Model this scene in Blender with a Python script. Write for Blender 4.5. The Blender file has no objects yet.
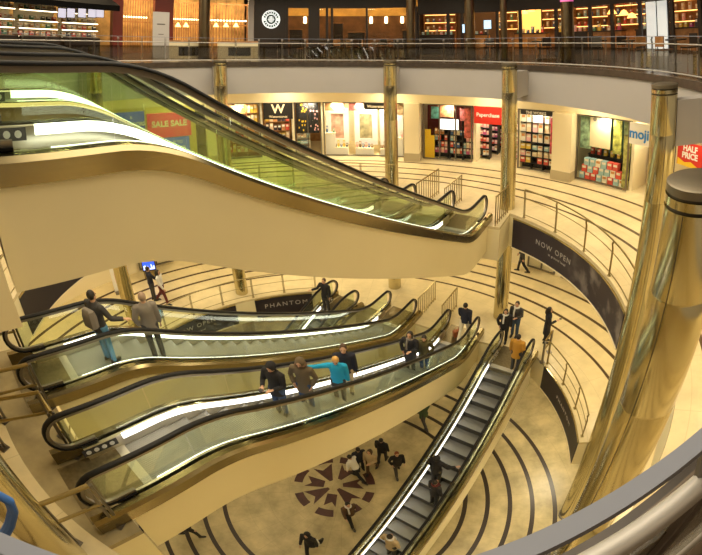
import bpy, math, random
from mathutils import Vector, Matrix
random.seed(7)
R = math.radians
SC = bpy.context.scene
COL = SC.collection

# ------------------------------------------------------------------ lens
# a fisheye, standing at the rail of the third floor; numbers in pixels of 702x555
K1, K3, CX, CY, PITCH, ROLL = 0.73173, -0.00814, 410.78, -19.16, -0.11921, -0.01217
CAM = Vector((2.525, -8.651, 16.433))
def cam_matrix():
    fwd = Vector((0, math.cos(PITCH), -math.sin(PITCH))); right = Vector((1, 0, 0)); up = right.cross(fwd)
    c, s = math.cos(ROLL), math.sin(ROLL)
    r2 = right * c + up * s; u2 = up * c - right * s
    return Matrix((r2, u2, -fwd)).transposed()
CM = cam_matrix()
def ray(x, y):
    u, v = x - CX, y - CY
    r = math.hypot(u, v) / 300
    th = K1 * r + K3 * r ** 3
    s = math.sin(th) / max(r * 300, 1e-9)
    return CM @ Vector((u * s, -v * s, -math.cos(th)))
def at_z(x, y, z):
    v = ray(x, y); return CAM + v * ((z - CAM.z) / v.z)
def at_r(x, y, r):
    v = ray(x, y); a = v.x ** 2 + v.y ** 2; b = CAM.x * v.x + CAM.y * v.y
    c = CAM.x ** 2 + CAM.y ** 2 - r * r
    return CAM + v * ((-b + math.sqrt(b * b - a * c)) / a)
def ang(x, y, r):
    p = at_r(x, y, r); return math.degrees(math.atan2(p.y, p.x))

# ------------------------------------------------------------------ materials
MATS = {}
def mat(name, col, rough=.5, metal=0.0, emit=None, estr=0.0, noise=None, bump=0.0, spec=None, bscale=40):
    if name in MATS: return MATS[name]
    m = bpy.data.materials.new(name); m.use_nodes = True
    nt = m.node_tree; b = nt.nodes['Principled BSDF']
    b.inputs['Base Color'].default_value = (*col, 1)
    b.inputs['Roughness'].default_value = rough
    b.inputs['Metallic'].default_value = metal
    if spec is not None: b.inputs['Specular IOR Level'].default_value = spec
    if emit:
        b.inputs['Emission Color'].default_value = (*emit, 1); b.inputs['Emission Strength'].default_value = estr
    tc = None
    if noise or bump:
        tc = nt.nodes.new('ShaderNodeTexCoord')
        n = nt.nodes.new('ShaderNodeTexNoise'); n.inputs['Detail'].default_value = 4
        nt.links.new(tc.outputs['Object'], n.inputs['Vector'])
    if noise:
        sc, amt = noise; n.inputs['Scale'].default_value = sc
        r = nt.nodes.new('ShaderNodeValToRGB')
        r.color_ramp.elements[0].position = .3; r.color_ramp.elements[1].position = .7
        r.color_ramp.elements[0].color = (*[c * (1 - amt) for c in col], 1)
        r.color_ramp.elements[1].color = (*[min(1, c * (1 + amt)) for c in col], 1)
        nt.links.new(n.outputs['Fac'], r.inputs['Fac']); nt.links.new(r.outputs['Color'], b.inputs['Base Color'])
    if bump:
        if not noise: n.inputs['Scale'].default_value = bscale
        bp = nt.nodes.new('ShaderNodeBump'); bp.inputs['Strength'].default_value = bump; bp.inputs['Distance'].default_value = .01
        nt.links.new(n.outputs['Fac'], bp.inputs['Height']); nt.links.new(bp.outputs['Normal'], b.inputs['Normal'])
    MATS[name] = m
    return m
def brushed(name, col, r0=.18, r1=.4, stretch=(30, 30, .6)):
    m = mat(name, col, .3, 1.0); nt = m.node_tree; b = nt.nodes['Principled BSDF']
    tc = nt.nodes.new('ShaderNodeTexCoord'); mp = nt.nodes.new('ShaderNodeMapping'); mp.inputs['Scale'].default_value = stretch
    n = nt.nodes.new('ShaderNodeTexNoise'); n.inputs['Scale'].default_value = 1.5; n.inputs['Detail'].default_value = 5
    mr = nt.nodes.new('ShaderNodeMapRange'); mr.inputs['To Min'].default_value = r0; mr.inputs['To Max'].default_value = r1
    nt.links.new(tc.outputs['Object'], mp.inputs['Vector']); nt.links.new(mp.outputs[0], n.inputs['Vector'])
    nt.links.new(n.outputs['Fac'], mr.inputs['Value']); nt.links.new(mr.outputs[0], b.inputs['Roughness'])
    return m
def glass(name, tint, gl=.08, rough=.02, fr=.35):
    if name in MATS: return MATS[name]
    m = bpy.data.materials.new(name); m.use_nodes = True; nt = m.node_tree; nt.nodes.clear()
    o = nt.nodes.new('ShaderNodeOutputMaterial'); mx = nt.nodes.new('ShaderNodeMixShader')
    t = nt.nodes.new('ShaderNodeBsdfTransparent'); t.inputs[0].default_value = (*tint, 1)
    g = nt.nodes.new('ShaderNodeBsdfGlossy'); g.inputs['Roughness'].default_value = rough
    f = nt.nodes.new('ShaderNodeLayerWeight'); f.inputs['Blend'].default_value = .25
    ma = nt.nodes.new('ShaderNodeMath'); ma.operation = 'MULTIPLY_ADD'; ma.inputs[1].default_value = fr; ma.inputs[2].default_value = gl
    nt.links.new(f.outputs['Fresnel'], ma.inputs[0]); nt.links.new(ma.outputs[0], mx.inputs[0])
    nt.links.new(t.outputs[0], mx.inputs[1]); nt.links.new(g.outputs[0], mx.inputs[2]); nt.links.new(mx.outputs[0], o.inputs[0])
    MATS[name] = m
    return m
def floor_mat(name, base, dark, rings, rough, tile=.6, amt=.12):
    """polished stone: concentric dark inlay rings about the atrium's axis, tile joints, veins"""
    m = mat(name, base, rough); nt = m.node_tree; b = nt.nodes['Principled BSDF']; L = nt.links.new
    geo = nt.nodes.new('ShaderNodeNewGeometry'); sep = nt.nodes.new('ShaderNodeSeparateXYZ'); L(geo.outputs['Position'], sep.inputs[0])
    def M(op, a, b_=None):
        n = nt.nodes.new('ShaderNodeMath'); n.operation = op
        for i, q in enumerate((a, b_)):
            if q is None: continue
            if isinstance(q, (int, float)): n.inputs[i].default_value = q
            else: L(q, n.inputs[i])
        return n.outputs[0]
    rad = M('SQRT', M('ADD', M('MULTIPLY', sep.outputs[0], sep.outputs[0]), M('MULTIPLY', sep.outputs[1], sep.outputs[1])))
    mask = None
    for r0, w in rings:
        k = M('LESS_THAN', M('ABSOLUTE', M('SUBTRACT', rad, r0)), w / 2)
        mask = k if mask is None else M('MAXIMUM', mask, k)
    ns = nt.nodes.new('ShaderNodeTexNoise'); ns.inputs['Scale'].default_value = 1.1; ns.inputs['Detail'].default_value = 8; ns.inputs['Roughness'].default_value = .62
    L(geo.outputs['Position'], ns.inputs['Vector'])
    rp = nt.nodes.new('ShaderNodeValToRGB'); rp.color_ramp.elements[0].position = .32; rp.color_ramp.elements[1].position = .68
    rp.color_ramp.elements[0].color = (*[c * (1 - amt) for c in base], 1); rp.color_ramp.elements[1].color = (*[min(1, c * (1 + amt)) for c in base], 1)
    L(ns.outputs['Fac'], rp.inputs['Fac'])
    # tile joints: rings and rays
    th = M('ARCTAN2', sep.outputs[1], sep.outputs[0])
    j1 = M('LESS_THAN', M('ABSOLUTE', M('SUBTRACT', M('FRACT', M('DIVIDE', rad, tile)), .5)), .008)
    j2 = M('LESS_THAN', M('MULTIPLY', M('ABSOLUTE', M('SUBTRACT', M('FRACT', M('MULTIPLY', th, 36 / math.tau)), .5)), M('MULTIPLY', rad, math.tau / 36)), .006)
    j = M('MULTIPLY', M('MAXIMUM', j1, j2), .3)
    mx = nt.nodes.new('ShaderNodeMix'); mx.data_type = 'RGBA'; L(j, mx.inputs['Factor']); L(rp.outputs[0], mx.inputs[6]); mx.inputs[7].default_value = (*[c * .4 for c in base], 1)
    m2 = nt.nodes.new('ShaderNodeMix'); m2.data_type = 'RGBA'; L(mask, m2.inputs['Factor']); L(mx.outputs[2], m2.inputs[6]); m2.inputs[7].default_value = (*dark, 1)
    L(m2.outputs[2], b.inputs['Base Color'])
    return m

# ------------------------------------------------------------------ mesh builder
class MB:
    def __init__(s): s.v = []; s.f = []; s.m = []
    def add(s, vs, fs, m=0):
        k = len(s.v); s.v += [tuple(v) for v in vs]; s.f += [tuple(i + k for i in f) for f in fs]; s.m += [m] * len(fs); return s
    def box(s, x0, x1, y0, y1, z0, z1, m=0):
        vs = [(x, y, z) for z in (z0, z1) for y in (y0, y1) for x in (x0, x1)]
        return s.add(vs, [(0, 2, 3, 1), (4, 5, 7, 6), (0, 1, 5, 4), (2, 6, 7, 3), (0, 4, 6, 2), (1, 3, 7, 5)], m)
    def prism(s, poly, z0, z1, m=0):
        n = len(poly); a = sum(poly[i][0] * poly[(i + 1) % n][1] - poly[(i + 1) % n][0] * poly[i][1] for i in range(n))
        if a < 0: poly = poly[::-1]
        vs = [(p[0], p[1], z0) for p in poly] + [(p[0], p[1], z1) for p in poly]
        return s.add(vs, [tuple(range(n - 1, -1, -1)), tuple(range(n, 2 * n))] + [(i, (i + 1) % n, n + (i + 1) % n, n + i) for i in range(n)], m)
    def rings(s, rs, closed=False, cap=True, m=0):
        n = len(rs[0]); vs = [p for r in rs for p in r]; fs = []
        N = len(rs)
        for i in range(N if closed else N - 1):
            j = (i + 1) % N
            for k in range(n):
                q = (k + 1) % n; fs.append((i * n + k, i * n + q, j * n + q, j * n + k))
        if cap and not closed: fs += [tuple(range(n - 1, -1, -1)), tuple((N - 1) * n + k for k in range(n))]
        return s.add(vs, fs, m)
    def tube(s, pts, r, n=8, closed=False, m=0, cap=True):
        pts = [Vector(p) for p in pts]; N = len(pts); rr = r if isinstance(r, (list, tuple)) else [r] * N
        rs = []; ref = None
        for i in range(N):
            a = pts[i - 1] if (i > 0 or closed) else pts[i]; b = pts[(i + 1) % N] if (i < N - 1 or closed) else pts[i]
            t = (b - a).normalized()
            if ref is None: ref = Vector((0, 0, 1)) if abs(t.z) < .9 else Vector((0, 1, 0))
            x = ref - t * ref.dot(t)
            if x.length < 1e-5: x = t.orthogonal()
            x.normalize(); y = t.cross(x); ref = x
            rs.append([pts[i] + (x * math.cos(q) + y * math.sin(q)) * rr[i] for q in [math.tau * k / n for k in range(n)]])
        return s.rings(rs, closed, cap, m)
    def cyl(s, p0, p1, r, n=12, m=0, r1=None): return s.tube([p0, p1], [r, r if r1 is None else r1], n, m=m)
    def sector(s, r0, r1, z0, z1, a0, a1, n=None, m=0):
        full = abs(a1 - a0) >= 359.99; n = n or max(2, int(abs(a1 - a0) / 2.5)); rs = []
        for i in range(n if full else n + 1):
            a = R(a0 + (a1 - a0) * i / n); c, q = math.cos(a), math.sin(a)
            rs.append([(r0 * c, r0 * q, z0), (r1 * c, r1 * q, z0), (r1 * c, r1 * q, z1), (r0 * c, r0 * q, z1)])
        return s.rings(rs, full, True, m)
    def lathe(s, prof, n=24, c=(0, 0), m=0):
        rs = [[(c[0] + r * math.cos(math.tau * k / n), c[1] + r * math.sin(math.tau * k / n), z) for k in range(n)] for r, z in prof]
        return s.rings(rs, False, True, m)
    def ball(s, c, r, n=10, m=0):
        rx, ry, rz = r if isinstance(r, (tuple, list)) else (r, r, r); h = n // 2 + 1
        rs = [[(c[0] + rx * math.sin(t) * math.cos(math.tau * k / n), c[1] + ry * math.sin(t) * math.sin(math.tau * k / n), c[2] - rz * math.cos(t)) for k in range(n)]
              for t in [math.pi * (i + .02) / (h + .04) * 1.0 for i in range(h + 1)]]
        return s.rings(rs, False, True, m)
    def build(s, name, mats, parent=None, local=False, smooth=True, kind=None, label=None, angle=35):
        v = s.v
        o = bpy.data.objects.new(name, None) if not v else None
        me = bpy.data.meshes.new(name)
        if parent is not None and not local:
            iv = XF[parent.name].inverted(); v = [tuple(iv @ Vector(p)) for p in v]
        loc = None
        if parent is None and not local:
            xs = [p[0] for p in v]; ys = [p[1] for p in v]; zs = [p[2] for p in v]
            loc = Vector(((min(xs) + max(xs)) / 2, (min(ys) + max(ys)) / 2, min(zs)))
            v = [(p[0] - loc.x, p[1] - loc.y, p[2] - loc.z) for p in v]
        me.from_pydata(v, [], s.f); me.update()
        for mm in (mats if isinstance(mats, (list, tuple)) else [mats]): me.materials.append(mm)
        if any(s.m): me.polygons.foreach_set('material_index', s.m)
        if smooth:
            me.polygons.foreach_set('use_smooth', [True] * len(me.polygons))
            try: me.set_sharp_from_angle(angle=R(angle))
            except Exception: pass
        o = bpy.data.objects.new(name, me); COL.objects.link(o)
        if loc is not None: o.location = loc
        if parent is not None:
            o.parent = parent; XF[o.name] = XF[parent.name]
        else: XF[o.name] = Matrix.Translation(loc) if loc is not None else Matrix.Identity(4)
        if kind: o['kind'] = kind
        if label: o['label'] = label
        return o
XF = {}
def tag(o, label, cat, group=None, kind=None):
    o['label'] = label; o['category'] = cat
    if group: o['group'] = group
    if kind: o['kind'] = kind
    return o
def thing(name, label, cat, loc=(0, 0, 0), rz=0, group=None, kind=None):
    o = bpy.data.objects.new(name, None); COL.objects.link(o); o.empty_display_size = .1
    o.location = loc; o.rotation_euler = (0, 0, rz)
    XF[o.name] = Matrix.Translation(Vector(loc)) @ Matrix.Rotation(rz, 4, 'Z')
    return tag(o, label, cat, group, kind)
def children(o): return list(o.children)
def copy_tree(o, parent=None):
    c = o.copy(); COL.objects.link(c)
    if parent is not None: c.parent = parent
    for ch in list(o.children): copy_tree(ch, c)
    return c
def struct(name, mb, m, **k): return mb.build(name, m, kind='structure', **k)
def pol(r, a, z): return Vector((r * math.cos(R(a)), r * math.sin(R(a)), z))
U = Vector((.4924, .8704, 0)); N = Vector((.8704, -.4924, 0))
def W(s, o, z): return U * s + N * o + Vector((0, 0, z))

FONT = None
def text_geo(body, size, extr=.004, bold=0.0, spacing=1.0):
    cu = bpy.data.curves.new('t', 'FONT'); cu.body = body; cu.size = size; cu.align_x = 'CENTER'; cu.align_y = 'CENTER'
    cu.extrude = extr; cu.offset = bold; cu.space_character = spacing; cu.resolution_u = 3
    o = bpy.data.objects.new('t', cu); COL.objects.link(o)
    dg = bpy.context.evaluated_depsgraph_get()
    me = bpy.data.meshes.new_from_object(o.evaluated_get(dg))
    vs = [tuple(v.co) for v in me.vertices]; fs = [tuple(p.vertices) for p in me.polygons]
    bpy.data.objects.remove(o); bpy.data.curves.remove(cu); bpy.data.meshes.remove(me)
    return vs, fs
def text_flat(mb, body, size, x, z, y, m=0, **k):      # in a local xz plane, read from -y
    vs, fs = text_geo(body, size, **k); mb.add([(x + v[0], y - v[2], z + v[1]) for v in vs], fs, m); return mb
def text_bent(mb, body, size, r, a, z, m=0, **k):      # wrapped on a cylinder, read from inside
    vs, fs = text_geo(body, size, **k)
    out = []
    for v in vs:
        q = R(a) - v[0] / r; rr = r - v[2]
        out.append((rr * math.cos(q), rr * math.sin(q), z + v[1]))
    mb.add(out, fs, m); return mb

# palette
CREAM = mat('cream_paint', (.86, .77, .50), .55, noise=(.6, .03))
CREAMW = mat('warm_white_paint', (.86, .76, .52), .5)
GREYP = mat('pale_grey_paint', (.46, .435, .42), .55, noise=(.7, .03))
GOLD = brushed('brushed_gold_steel', (.58, .515, .315), .14, .21)
GOLDD = brushed('gold_deck_metal', (.30, .25, .14), .16, .32, (2, 40, 40))
RAILG = mat('aged_gold_rail', (.34, .27, .12), .32, 1.0)
STEEL = mat('satin_steel', (.70, .66, .58), .28, 1.0)
STEELD = mat('dark_steel', (.22, .20, .18), .35, 1.0)
GREYBLUE = mat('grey_blue_rail', (.25, .27, .335), .6)
BLACK = mat('black_rubber', (.008, .0075, .008), .5, spec=.25)
BLACKP = mat('black_paint', (.02, .018, .018), .5)
DARKB = mat('dark_brown_stone', (.06, .045, .035), .3, noise=(6, .3))
LIGHTW = mat('white_light_strip', (1, 1, 1), .5, emit=(1, .97, .90), estr=3.8)
LIGHTY = mat('warm_lamp', (1, .8, .5), .5, emit=(1, .72, .35), estr=9)
GLASSY = glass('green_tinted_glass', (.91, .96, .85), .03, fr=.25)
GLASSC = glass('clear_glass', (.93, .94, .90), .05)
GLASSS = glass('smoky_glass', (.62, .60, .55), .06)
GLASSW = glass('shop_glass', (.98, .98, .96), .0, fr=.12)
NAVY = mat('near_black_banner', (.022, .018, .028), .45)
WHITE = mat('white_print', (.85, .83, .80), .5)
RED = mat('red_print', (.62, .03, .02), .45)
WOOD = mat('warm_wood', (.36, .17, .06), .45, noise=(5, .3))
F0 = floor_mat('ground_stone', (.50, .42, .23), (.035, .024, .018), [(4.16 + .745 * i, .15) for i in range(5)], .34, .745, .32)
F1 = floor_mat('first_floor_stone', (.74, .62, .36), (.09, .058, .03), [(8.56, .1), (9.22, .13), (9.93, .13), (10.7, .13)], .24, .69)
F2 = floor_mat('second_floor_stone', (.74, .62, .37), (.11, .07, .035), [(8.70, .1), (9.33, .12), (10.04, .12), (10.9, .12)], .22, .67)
F3 = floor_mat('third_floor_stone', (.16, .12, .085), (.05, .035, .03), [(9.6, .1)], .25, .6)

# ------------------------------------------------------------------ the setting
RO = 15.5                                   # outer wall
R1, R2, R3 = 7.0, 7.32, 8.58; SH3 = Vector((.05, -.15, 0))                 # edges of the floors round the void
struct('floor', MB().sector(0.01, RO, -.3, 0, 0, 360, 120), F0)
struct('floor_first', MB().sector(R1, RO, 4.9, 5.0, -13.7, 262, 130).sector(7.95, RO, 4.9, 5.0, 262, 346.3, 40), F1)
struct('floor_second', MB().sector(R2, RO, 9.9, 10.0, -12.2, 275, 130).sector(8.1, RO, 9.9, 10.0, 275, 347.8, 40), F2)
struct('floor_third', MB().sector(R3, 19, 14.98, 15.1, 0, 360, 160), F3).location += SH3
# slab fascias and soffits
struct('trim_first', MB().sector(R1, R1 + .25, 3.75, 4.9, -13.7, 262, 130).sector(7.95, 8.2, 3.75, 4.9, 262, 346.3, 40), CREAM)
struct('trim_second', MB().sector(R2, R2 + .25, 8.7, 9.9, -12.2, 275, 130).sector(8.1, 8.35, 8.7, 9.9, 275, 347.8, 40), CREAM)
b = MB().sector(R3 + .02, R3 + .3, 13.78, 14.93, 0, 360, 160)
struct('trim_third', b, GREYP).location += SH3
struct('trim_nosing', MB().sector(R3 - .03, R3, 14.9, 15.1, 0, 360, 160), DARKB).location += SH3
struct('ceiling_ground', MB().sector(R1 + .2, RO, 3.75, 3.85, -12.8, 262, 120).sector(8.0, RO, 3.75, 3.85, 262, 347.2, 40), CREAMW)
struct('ceiling_first', MB().sector(R2 + .2, RO, 8.7, 8.8, -12.2, 275, 120).sector(8.15, RO, 8.7, 8.8, 275, 347.8, 40), CREAMW)
struct('ceiling_second', MB().sector(R3 + .2, RO, 13.78, 13.9, 0, 360, 120), CREAMW)
struct('ceiling_third', MB().sector(9.2, 19, 18.75, 18.9, 0, 360, 120), mat('dark_ceiling', (.10, .07, .045), .6))
struct('wall_back', MB().sector(RO, RO + .2, 0, 14.95, 0, 360, 90), CREAMW)
struct('wall_outer', MB().sector(19, 19.2, 15, 22, 0, 360, 90), mat('deep_brown_wall', (.10, .055, .03), .6))
struct('ceiling_atrium', MB().sector(.01, 19, 22, 22.2, 0, 360, 90), CREAMW)
# lit bulkhead over the second-floor shops, fronts of the lower floors
struct('trim_bulkhead', MB().sector(11.45, 11.7, 12.85, 13.78, 0, 360, 140), CREAMW)
struct('wall_first', MB().sector(11.5, 11.7, 5, 8.7, 0, 360, 140), CREAMW)
struct('wall_ground', MB().sector(11.5, 11.7, 0, 3.75, 0, 360, 120), CREAM)
# mosaic set in the ground floor
mc = Vector((-.32, .1, 0)); b = MB()
MAR = mat('maroon_stone', (.075, .028, .022), .35, noise=(4, .3))
for i, (a0, a1) in enumerate([(8, 35), (62, 88), (100, 128), (150, 182), (205, 232), (250, 276), (290, 318), (332, 352)]):
    k = len(b.v); b.sector(1.12, 1.42, 0, .006, a0, a1, 6)
    for i in range(k, len(b.v)): q = b.v[i]; b.v[i] = (q[0] + mc.x, q[1] + mc.y, q[2])
for a, r0, r1, w0, w1 in [(12, .3, 1.0, .16, .5), (66, .35, 1.02, .14, .62), (122, .25, 1.02, .12, .72), (176, .35, 1.0, .3, .5), (222, .22, 1.04, .1, .66), (268, .4, .95, .34, .4), (318, .2, 1.04, .12, .6)]:
    d = Vector((math.cos(R(a)), math.sin(R(a)), 0)); t = Vector((-d.y, d.x, 0))
    b.prism([tuple((mc + d * r + t * w)[:2]) for r, w in ((r0, -w0 / 2), (r1, -w1 / 2), (r1 * .8, w1 * .1), (r1 * 1.02, w1 / 2), (r0, w0 / 2))], 0, .006)
struct('floor_mosaic', b, MAR, smooth=False)

# landings that carry the escalators
def landing(name, s0, s1, o0, o1, z, th, fm, cm):
    p = [W(s0, o0, 0), W(s0, o1, 0), W(s1, o1, 0), W(s1, o0, 0)]; p = [tuple(q[:2]) for q in p]
    struct(name, MB().prism(p, z - .1, z - .003), fm, smooth=False)
    struct(name.replace('floor', 'trim'), MB().prism(p, z - th, z - .1), cm, smooth=False)
landing('floor_landing_first', 5.45, 7.3, -4.7, 4.95, 5, 1.25, F1, CREAM)
landing('floor_landing_second', 5.6, 7.4, -1.95, 2.85, 10, 1.3, F2, CREAM)
landing('floor_landing_upper', -8.0, -6.3, -2.1, 2.62, 10, 1.2, mat('landing_stone', (.36, .29, .155), .3, noise=(2.5, .25)), CREAM)
landing('floor_landing_top', -9.2, -6.25, -2.2, 2.55, 15, 1.3, F3, CREAM)

# ------------------------------------------------------------------ columns
GROOVE = mat('dark_groove', (.03, .022, .015), .5)
def column(a, label, bracket=True, r=.267, rad=7.64, z1=15.24):
    c = pol(rad, a, 0)
    t = thing('column', label, 'column', c, R(a), 'gold steel columns round the void', 'thing')
    if z1 < 14:
        MB().lathe([(r, .13), (r, z1)], 40).build('shaft', GOLD, t, local=True); MB().lathe([(r + .02, 0), (r + .02, .12), (r, .13)], 40).build('base_ring', STEELD, t, local=True); return t
    b = MB().lathe([(r, 0), (r, 12.86), (r - .004, 12.875), (r, 12.89), (r, 14.25), (r - .004, 14.26), (r, 14.275), (r, 15.04)], 40)
    b.build('shaft', GOLD, t, local=True, angle=50)
    MB().lathe([(r - .02, 15.04), (r - .02, 15.07)], 40).build('groove', GROOVE, t, local=True)
    MB().lathe([(r, 15.07), (r, 15.14)], 40).build('collar', GOLD, t, local=True)
    MB().lathe([(r - .02, 15.14), (r - .02, 15.165)], 40).build('groove', GROOVE, t, local=True)
    MB().lathe([(r, 15.165), (r, z1 - .01), (r - .015, z1)], 40).build('cap', mat('cap_metal', (.20, .17, .12), .45, .7), t, local=True)
    if bracket: MB().box(r - .05, R3 - rad + .1, -.17, .17, 14.02, 14.92).build('bracket', GREYP, t, local=True)
    MB().cyl((r * math.cos(R(262)), r * math.sin(R(262)), .13), (r * math.cos(R(262)), r * math.sin(R(262)), 15.03), .004, 6).build('seam', GROOVE, t, local=True)
    MB().lathe([(r + .02, 0), (r + .02, .12), (r, .13)], 40).build('base_ring', STEELD, t, local=True)
    return t
column(166.0, 'gold steel column beside the blue lit kiosk, left of the long banner', rad=7.76)
column(128.7, 'gold steel column rising left of the bookshop sign')
column(77.4, 'slim gold column in front of the white shop window panels')
column(40.5, 'gold column at the end of the NOW OPEN banner, by the red shop sign')
column(-13.8, 'gold column with flat cap in front of the blue lettered shop sign', rad=7.53)
column(-53.25, 'largest gold column close to the viewer with double ringed cap', False, rad=7.74)
column(-100.4, 'gold column cut by the lower left corner beside the upper landing', False, rad=7.84, z1=13.69)

# ------------------------------------------------------------------ escalators
def smooth_profile(k0, k1, drop, rad=.55):
    slope = drop / (k1 - k0)
    def zs(x):
        def ramp(d):                       # integral of a clamped linear ramp
            if d <= -rad: return 0
            if d >= rad: return d
            return (d + rad) ** 2 / (4 * rad)
        return -slope * (ramp(x - k0) - ramp(x - k1))
    return zs
TREAD = mat('grooved_tread', (.25, .245, .225), .42, .55)
_nt = TREAD.node_tree; _w = _nt.nodes.new('ShaderNodeTexWave'); _w.bands_direction = 'Y'; _w.inputs['Scale'].default_value = 9
_tc = _nt.nodes.new('ShaderNodeTexCoord'); _nt.links.new(_tc.outputs['Object'], _w.inputs['Vector'])
_bp = _nt.nodes.new('ShaderNodeBump'); _bp.inputs['Strength'].default_value = .6; _bp.inputs['Distance'].default_value = .01
_nt.links.new(_w.outputs['Fac'], _bp.inputs['Height']); _nt.links.new(_bp.outputs['Normal'], _nt.nodes['Principled BSDF'].inputs['Normal'])
NOSE = mat('worn_step_edge', (.55, .53, .47), .4, .6)
RISER = mat('dark_riser', (.07, .066, .06), .45, .5)
PLATE = mat('floor_plate_metal', (.25, .205, .12), .4, .9, noise=(14, .15))
ICON = mat('white_icon', (.9, .9, .9), .4)
ESC_X = {}
def escalator(label, loc, heading, flat0, flat1=1.75, drop=5.0, group='escalators crossing the void', lit=(1, -1)):
    k0 = flat0; k1 = flat0 + drop / math.tan(R(30)); end = k1 + flat1
    zs = smooth_profile(k0, k1, drop)
    t = thing('escalator', label, 'escalator', loc, heading, group)
    xs = [i * .17 for i in range(1, int(end / .17))]; xs = [0.0] + xs + [end]
    HW, OW = .575, .76
    # truss: side cladding and soffit
    zb = smooth_profile(k0 - .20, k1 - .20, drop)
    b = MB()
    b.rings([[(x, -OW + .02, zb(x) - 1.0), (x, OW - .02, zb(x) - 1.0), (x, OW - .02, zs(x) - .34 if 0 else zs(x) + .06), (x, OW - .06, zs(x) + .06), (x, OW - .06, zs(x) - .45), (x, -OW + .06, zs(x) - .45), (x, -OW + .06, zs(x) + .06), (x, -OW + .02, zs(x) + .06)] for x in [q for q in xs if q > .35 and q < end - .2]])
    b.build('cladding', CREAM, t, local=True, angle=50)
    for sg in (1, -1):
        P = lambda pr: [[(x, sg * y, zs(x) + z) for y, z in (pr if sg > 0 else pr[::-1])] for x in xs]
        MB().rings(P([(OW + .01, .02), (OW + .01, .23), (OW - .04, .28), (HW + .05, .28), (HW + .05, .02)])).build('outer_deck', GOLDD, t, local=True, angle=40)
        xin = [x for x in xs if .36 < x < end - .6]
        b = MB().rings([[(x, sg * y, zs(x) + z) for y, z in ([(HW - .02, -.1), (HW - .02, .27), (.515, .27), (.50, .25), (.50, -.1)] if sg > 0 else [(HW - .02, -.1), (HW - .02, .27), (.515, .27), (.50, .25), (.50, -.1)][::-1])] for x in xin])
        sk = b.build('skirt_panel', STEEL, t, local=True, angle=40)
        if sg < 0:
            pass
        # icons on the skirt by the upper landing
        b = MB(); x0 = .46
        b.rings([[(x, sg * .498, zs(x) + .10), (x, sg * .498, zs(x) + .25), (x, sg * .492, zs(x) + .25), (x, sg * .492, zs(x) + .10)] for x in (x0, x0 + .62)])
        pl = b.build('notice_strip', mat('dark_notice', (.05, .05, .06), .4), t, local=True, smooth=False)
        for k in range(4):
            xc = x0 + .1 + k * .14
            MB().tube([(xc, sg * .491, zs(xc) + .175), (xc, sg * .487, zs(xc) + .175)], .045, 12).build('pictogram', ICON, pl, local=True)
        xl = [x for x in xs if 1.15 < x < end - 1.1]
        b = MB().rings([[(x, sg * y, zs(x) + z) for y, z in ((.497, .15), (.497, .268), (.512, .276), (.512, .262))] for x in xl])
        if sg in lit: b.build('skirt_light', LIGHTW, t, local=True)
        # glass in panels
        b = MB(); gx0, gx1 = .36, end - .36; n = 8
        for i in range(n):
            a0 = gx0 + (gx1 - gx0) * i / n + .006; a1 = gx0 + (gx1 - gx0) * (i + 1) / n - .006
            q = [a0 + (a1 - a0) * j / 10 for j in range(11)]
            b.rings([[(x, sg * HW - .006, zs(x) + .26), (x, sg * HW + .006, zs(x) + .26), (x, sg * HW + .006, zs(x) + .97), (x, sg * HW - .006, zs(x) + .97)] for x in q])
        b.build('glass_panel', GLASSY, t, local=True, smooth=False)
        # handrail loop with its newels
        path = []
        for x in [q for q in xs if .45 <= q <= end - .45]: path.append((x, zs(x) + 1.05))
        zt = 1.05; rr = .37
        dn = [(.45 - rr * math.sin(q), zt - rr + rr * math.cos(q)) for q in [math.pi * i / 12 for i in range(1, 13)]]
        up = [(end - .45 + rr * math.sin(q), -drop + zt - rr + rr * math.cos(q)) for q in [math.pi * i / 12 for i in range(1, 13)]]
        path = [(dn[-1][0] + .35, dn[-1][1])] + dn[::-1] + path + up + [(up[-1][0] - .35, up[-1][1])]
        def swept(off0, off1, hw):
            rs = []
            for i, (x, z) in enumerate(path):
                a = path[max(0, i - 1)]; c = path[min(len(path) - 1, i + 1)]
                tx, tz = c[0] - a[0], c[1] - a[1]; l = math.hypot(tx, tz) or 1; nx, nz = -tz / l, tx / l
                rs.append([(x + nx * o_, sg * HW + y, z + nz * o_) for y, o_ in ((-hw, off0), (hw, off0), (hw, (off0 + off1) / 2), (hw * .7, off1), (-hw * .7, off1), (-hw, (off0 + off1) / 2))])
            return MB().rings(rs)
        swept(-.012, .03, .042).build('handrail', BLACK, t, local=True, angle=60)
        swept(-.075, -.012, .024).build('handrail_track', mat('grey_track', (.27, .24, .20), .35, .7), t, local=True, angle=60)
    # floor and comb plates
    for nm, x0, x1, z in (('floor_plate', -.05, .98, 0), ('floor_plate', end - .98, end + .05, -drop)):
        fp = MB().box(x0, x1, -.56, .56, z - .02, z + .008).build(nm, PLATE, t, local=True)
        cx0 = x1 if x0 < 1 else x0 - .16
        MB().box(cx0 - (0 if x0 > 1 else .0), cx0 + .16, -.5, .5, z - .02, z + .012).build('comb_plate', NOSE, t, local=True)
    proto = None; x = 1.14
    while x < end - 1.2:
        z = zs(x + .2)
        if proto is None:
            b = MB().box(0, .4, -.495, .495, -.03, 0).box(.378, .403, -.494, .494, -.235, -.02, m=1)
            proto = b.build('step', [TREAD, RISER], t, local=True, smooth=False)
            proto.location = (x, 0, z)
        else:
            c = proto.copy(); COL.objects.link(c); c.location = (x, 0, z)
        x += .4
    return t, zs
HB = math.atan2(U.y, U.x)
L0 = {'B': (-6.75, -.93, 10), 'C': (-6.78, 1.66, 10), 'A': (-6.7, 1.70, 15), 'A2': (-6.7, -.93, 15)}
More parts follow.
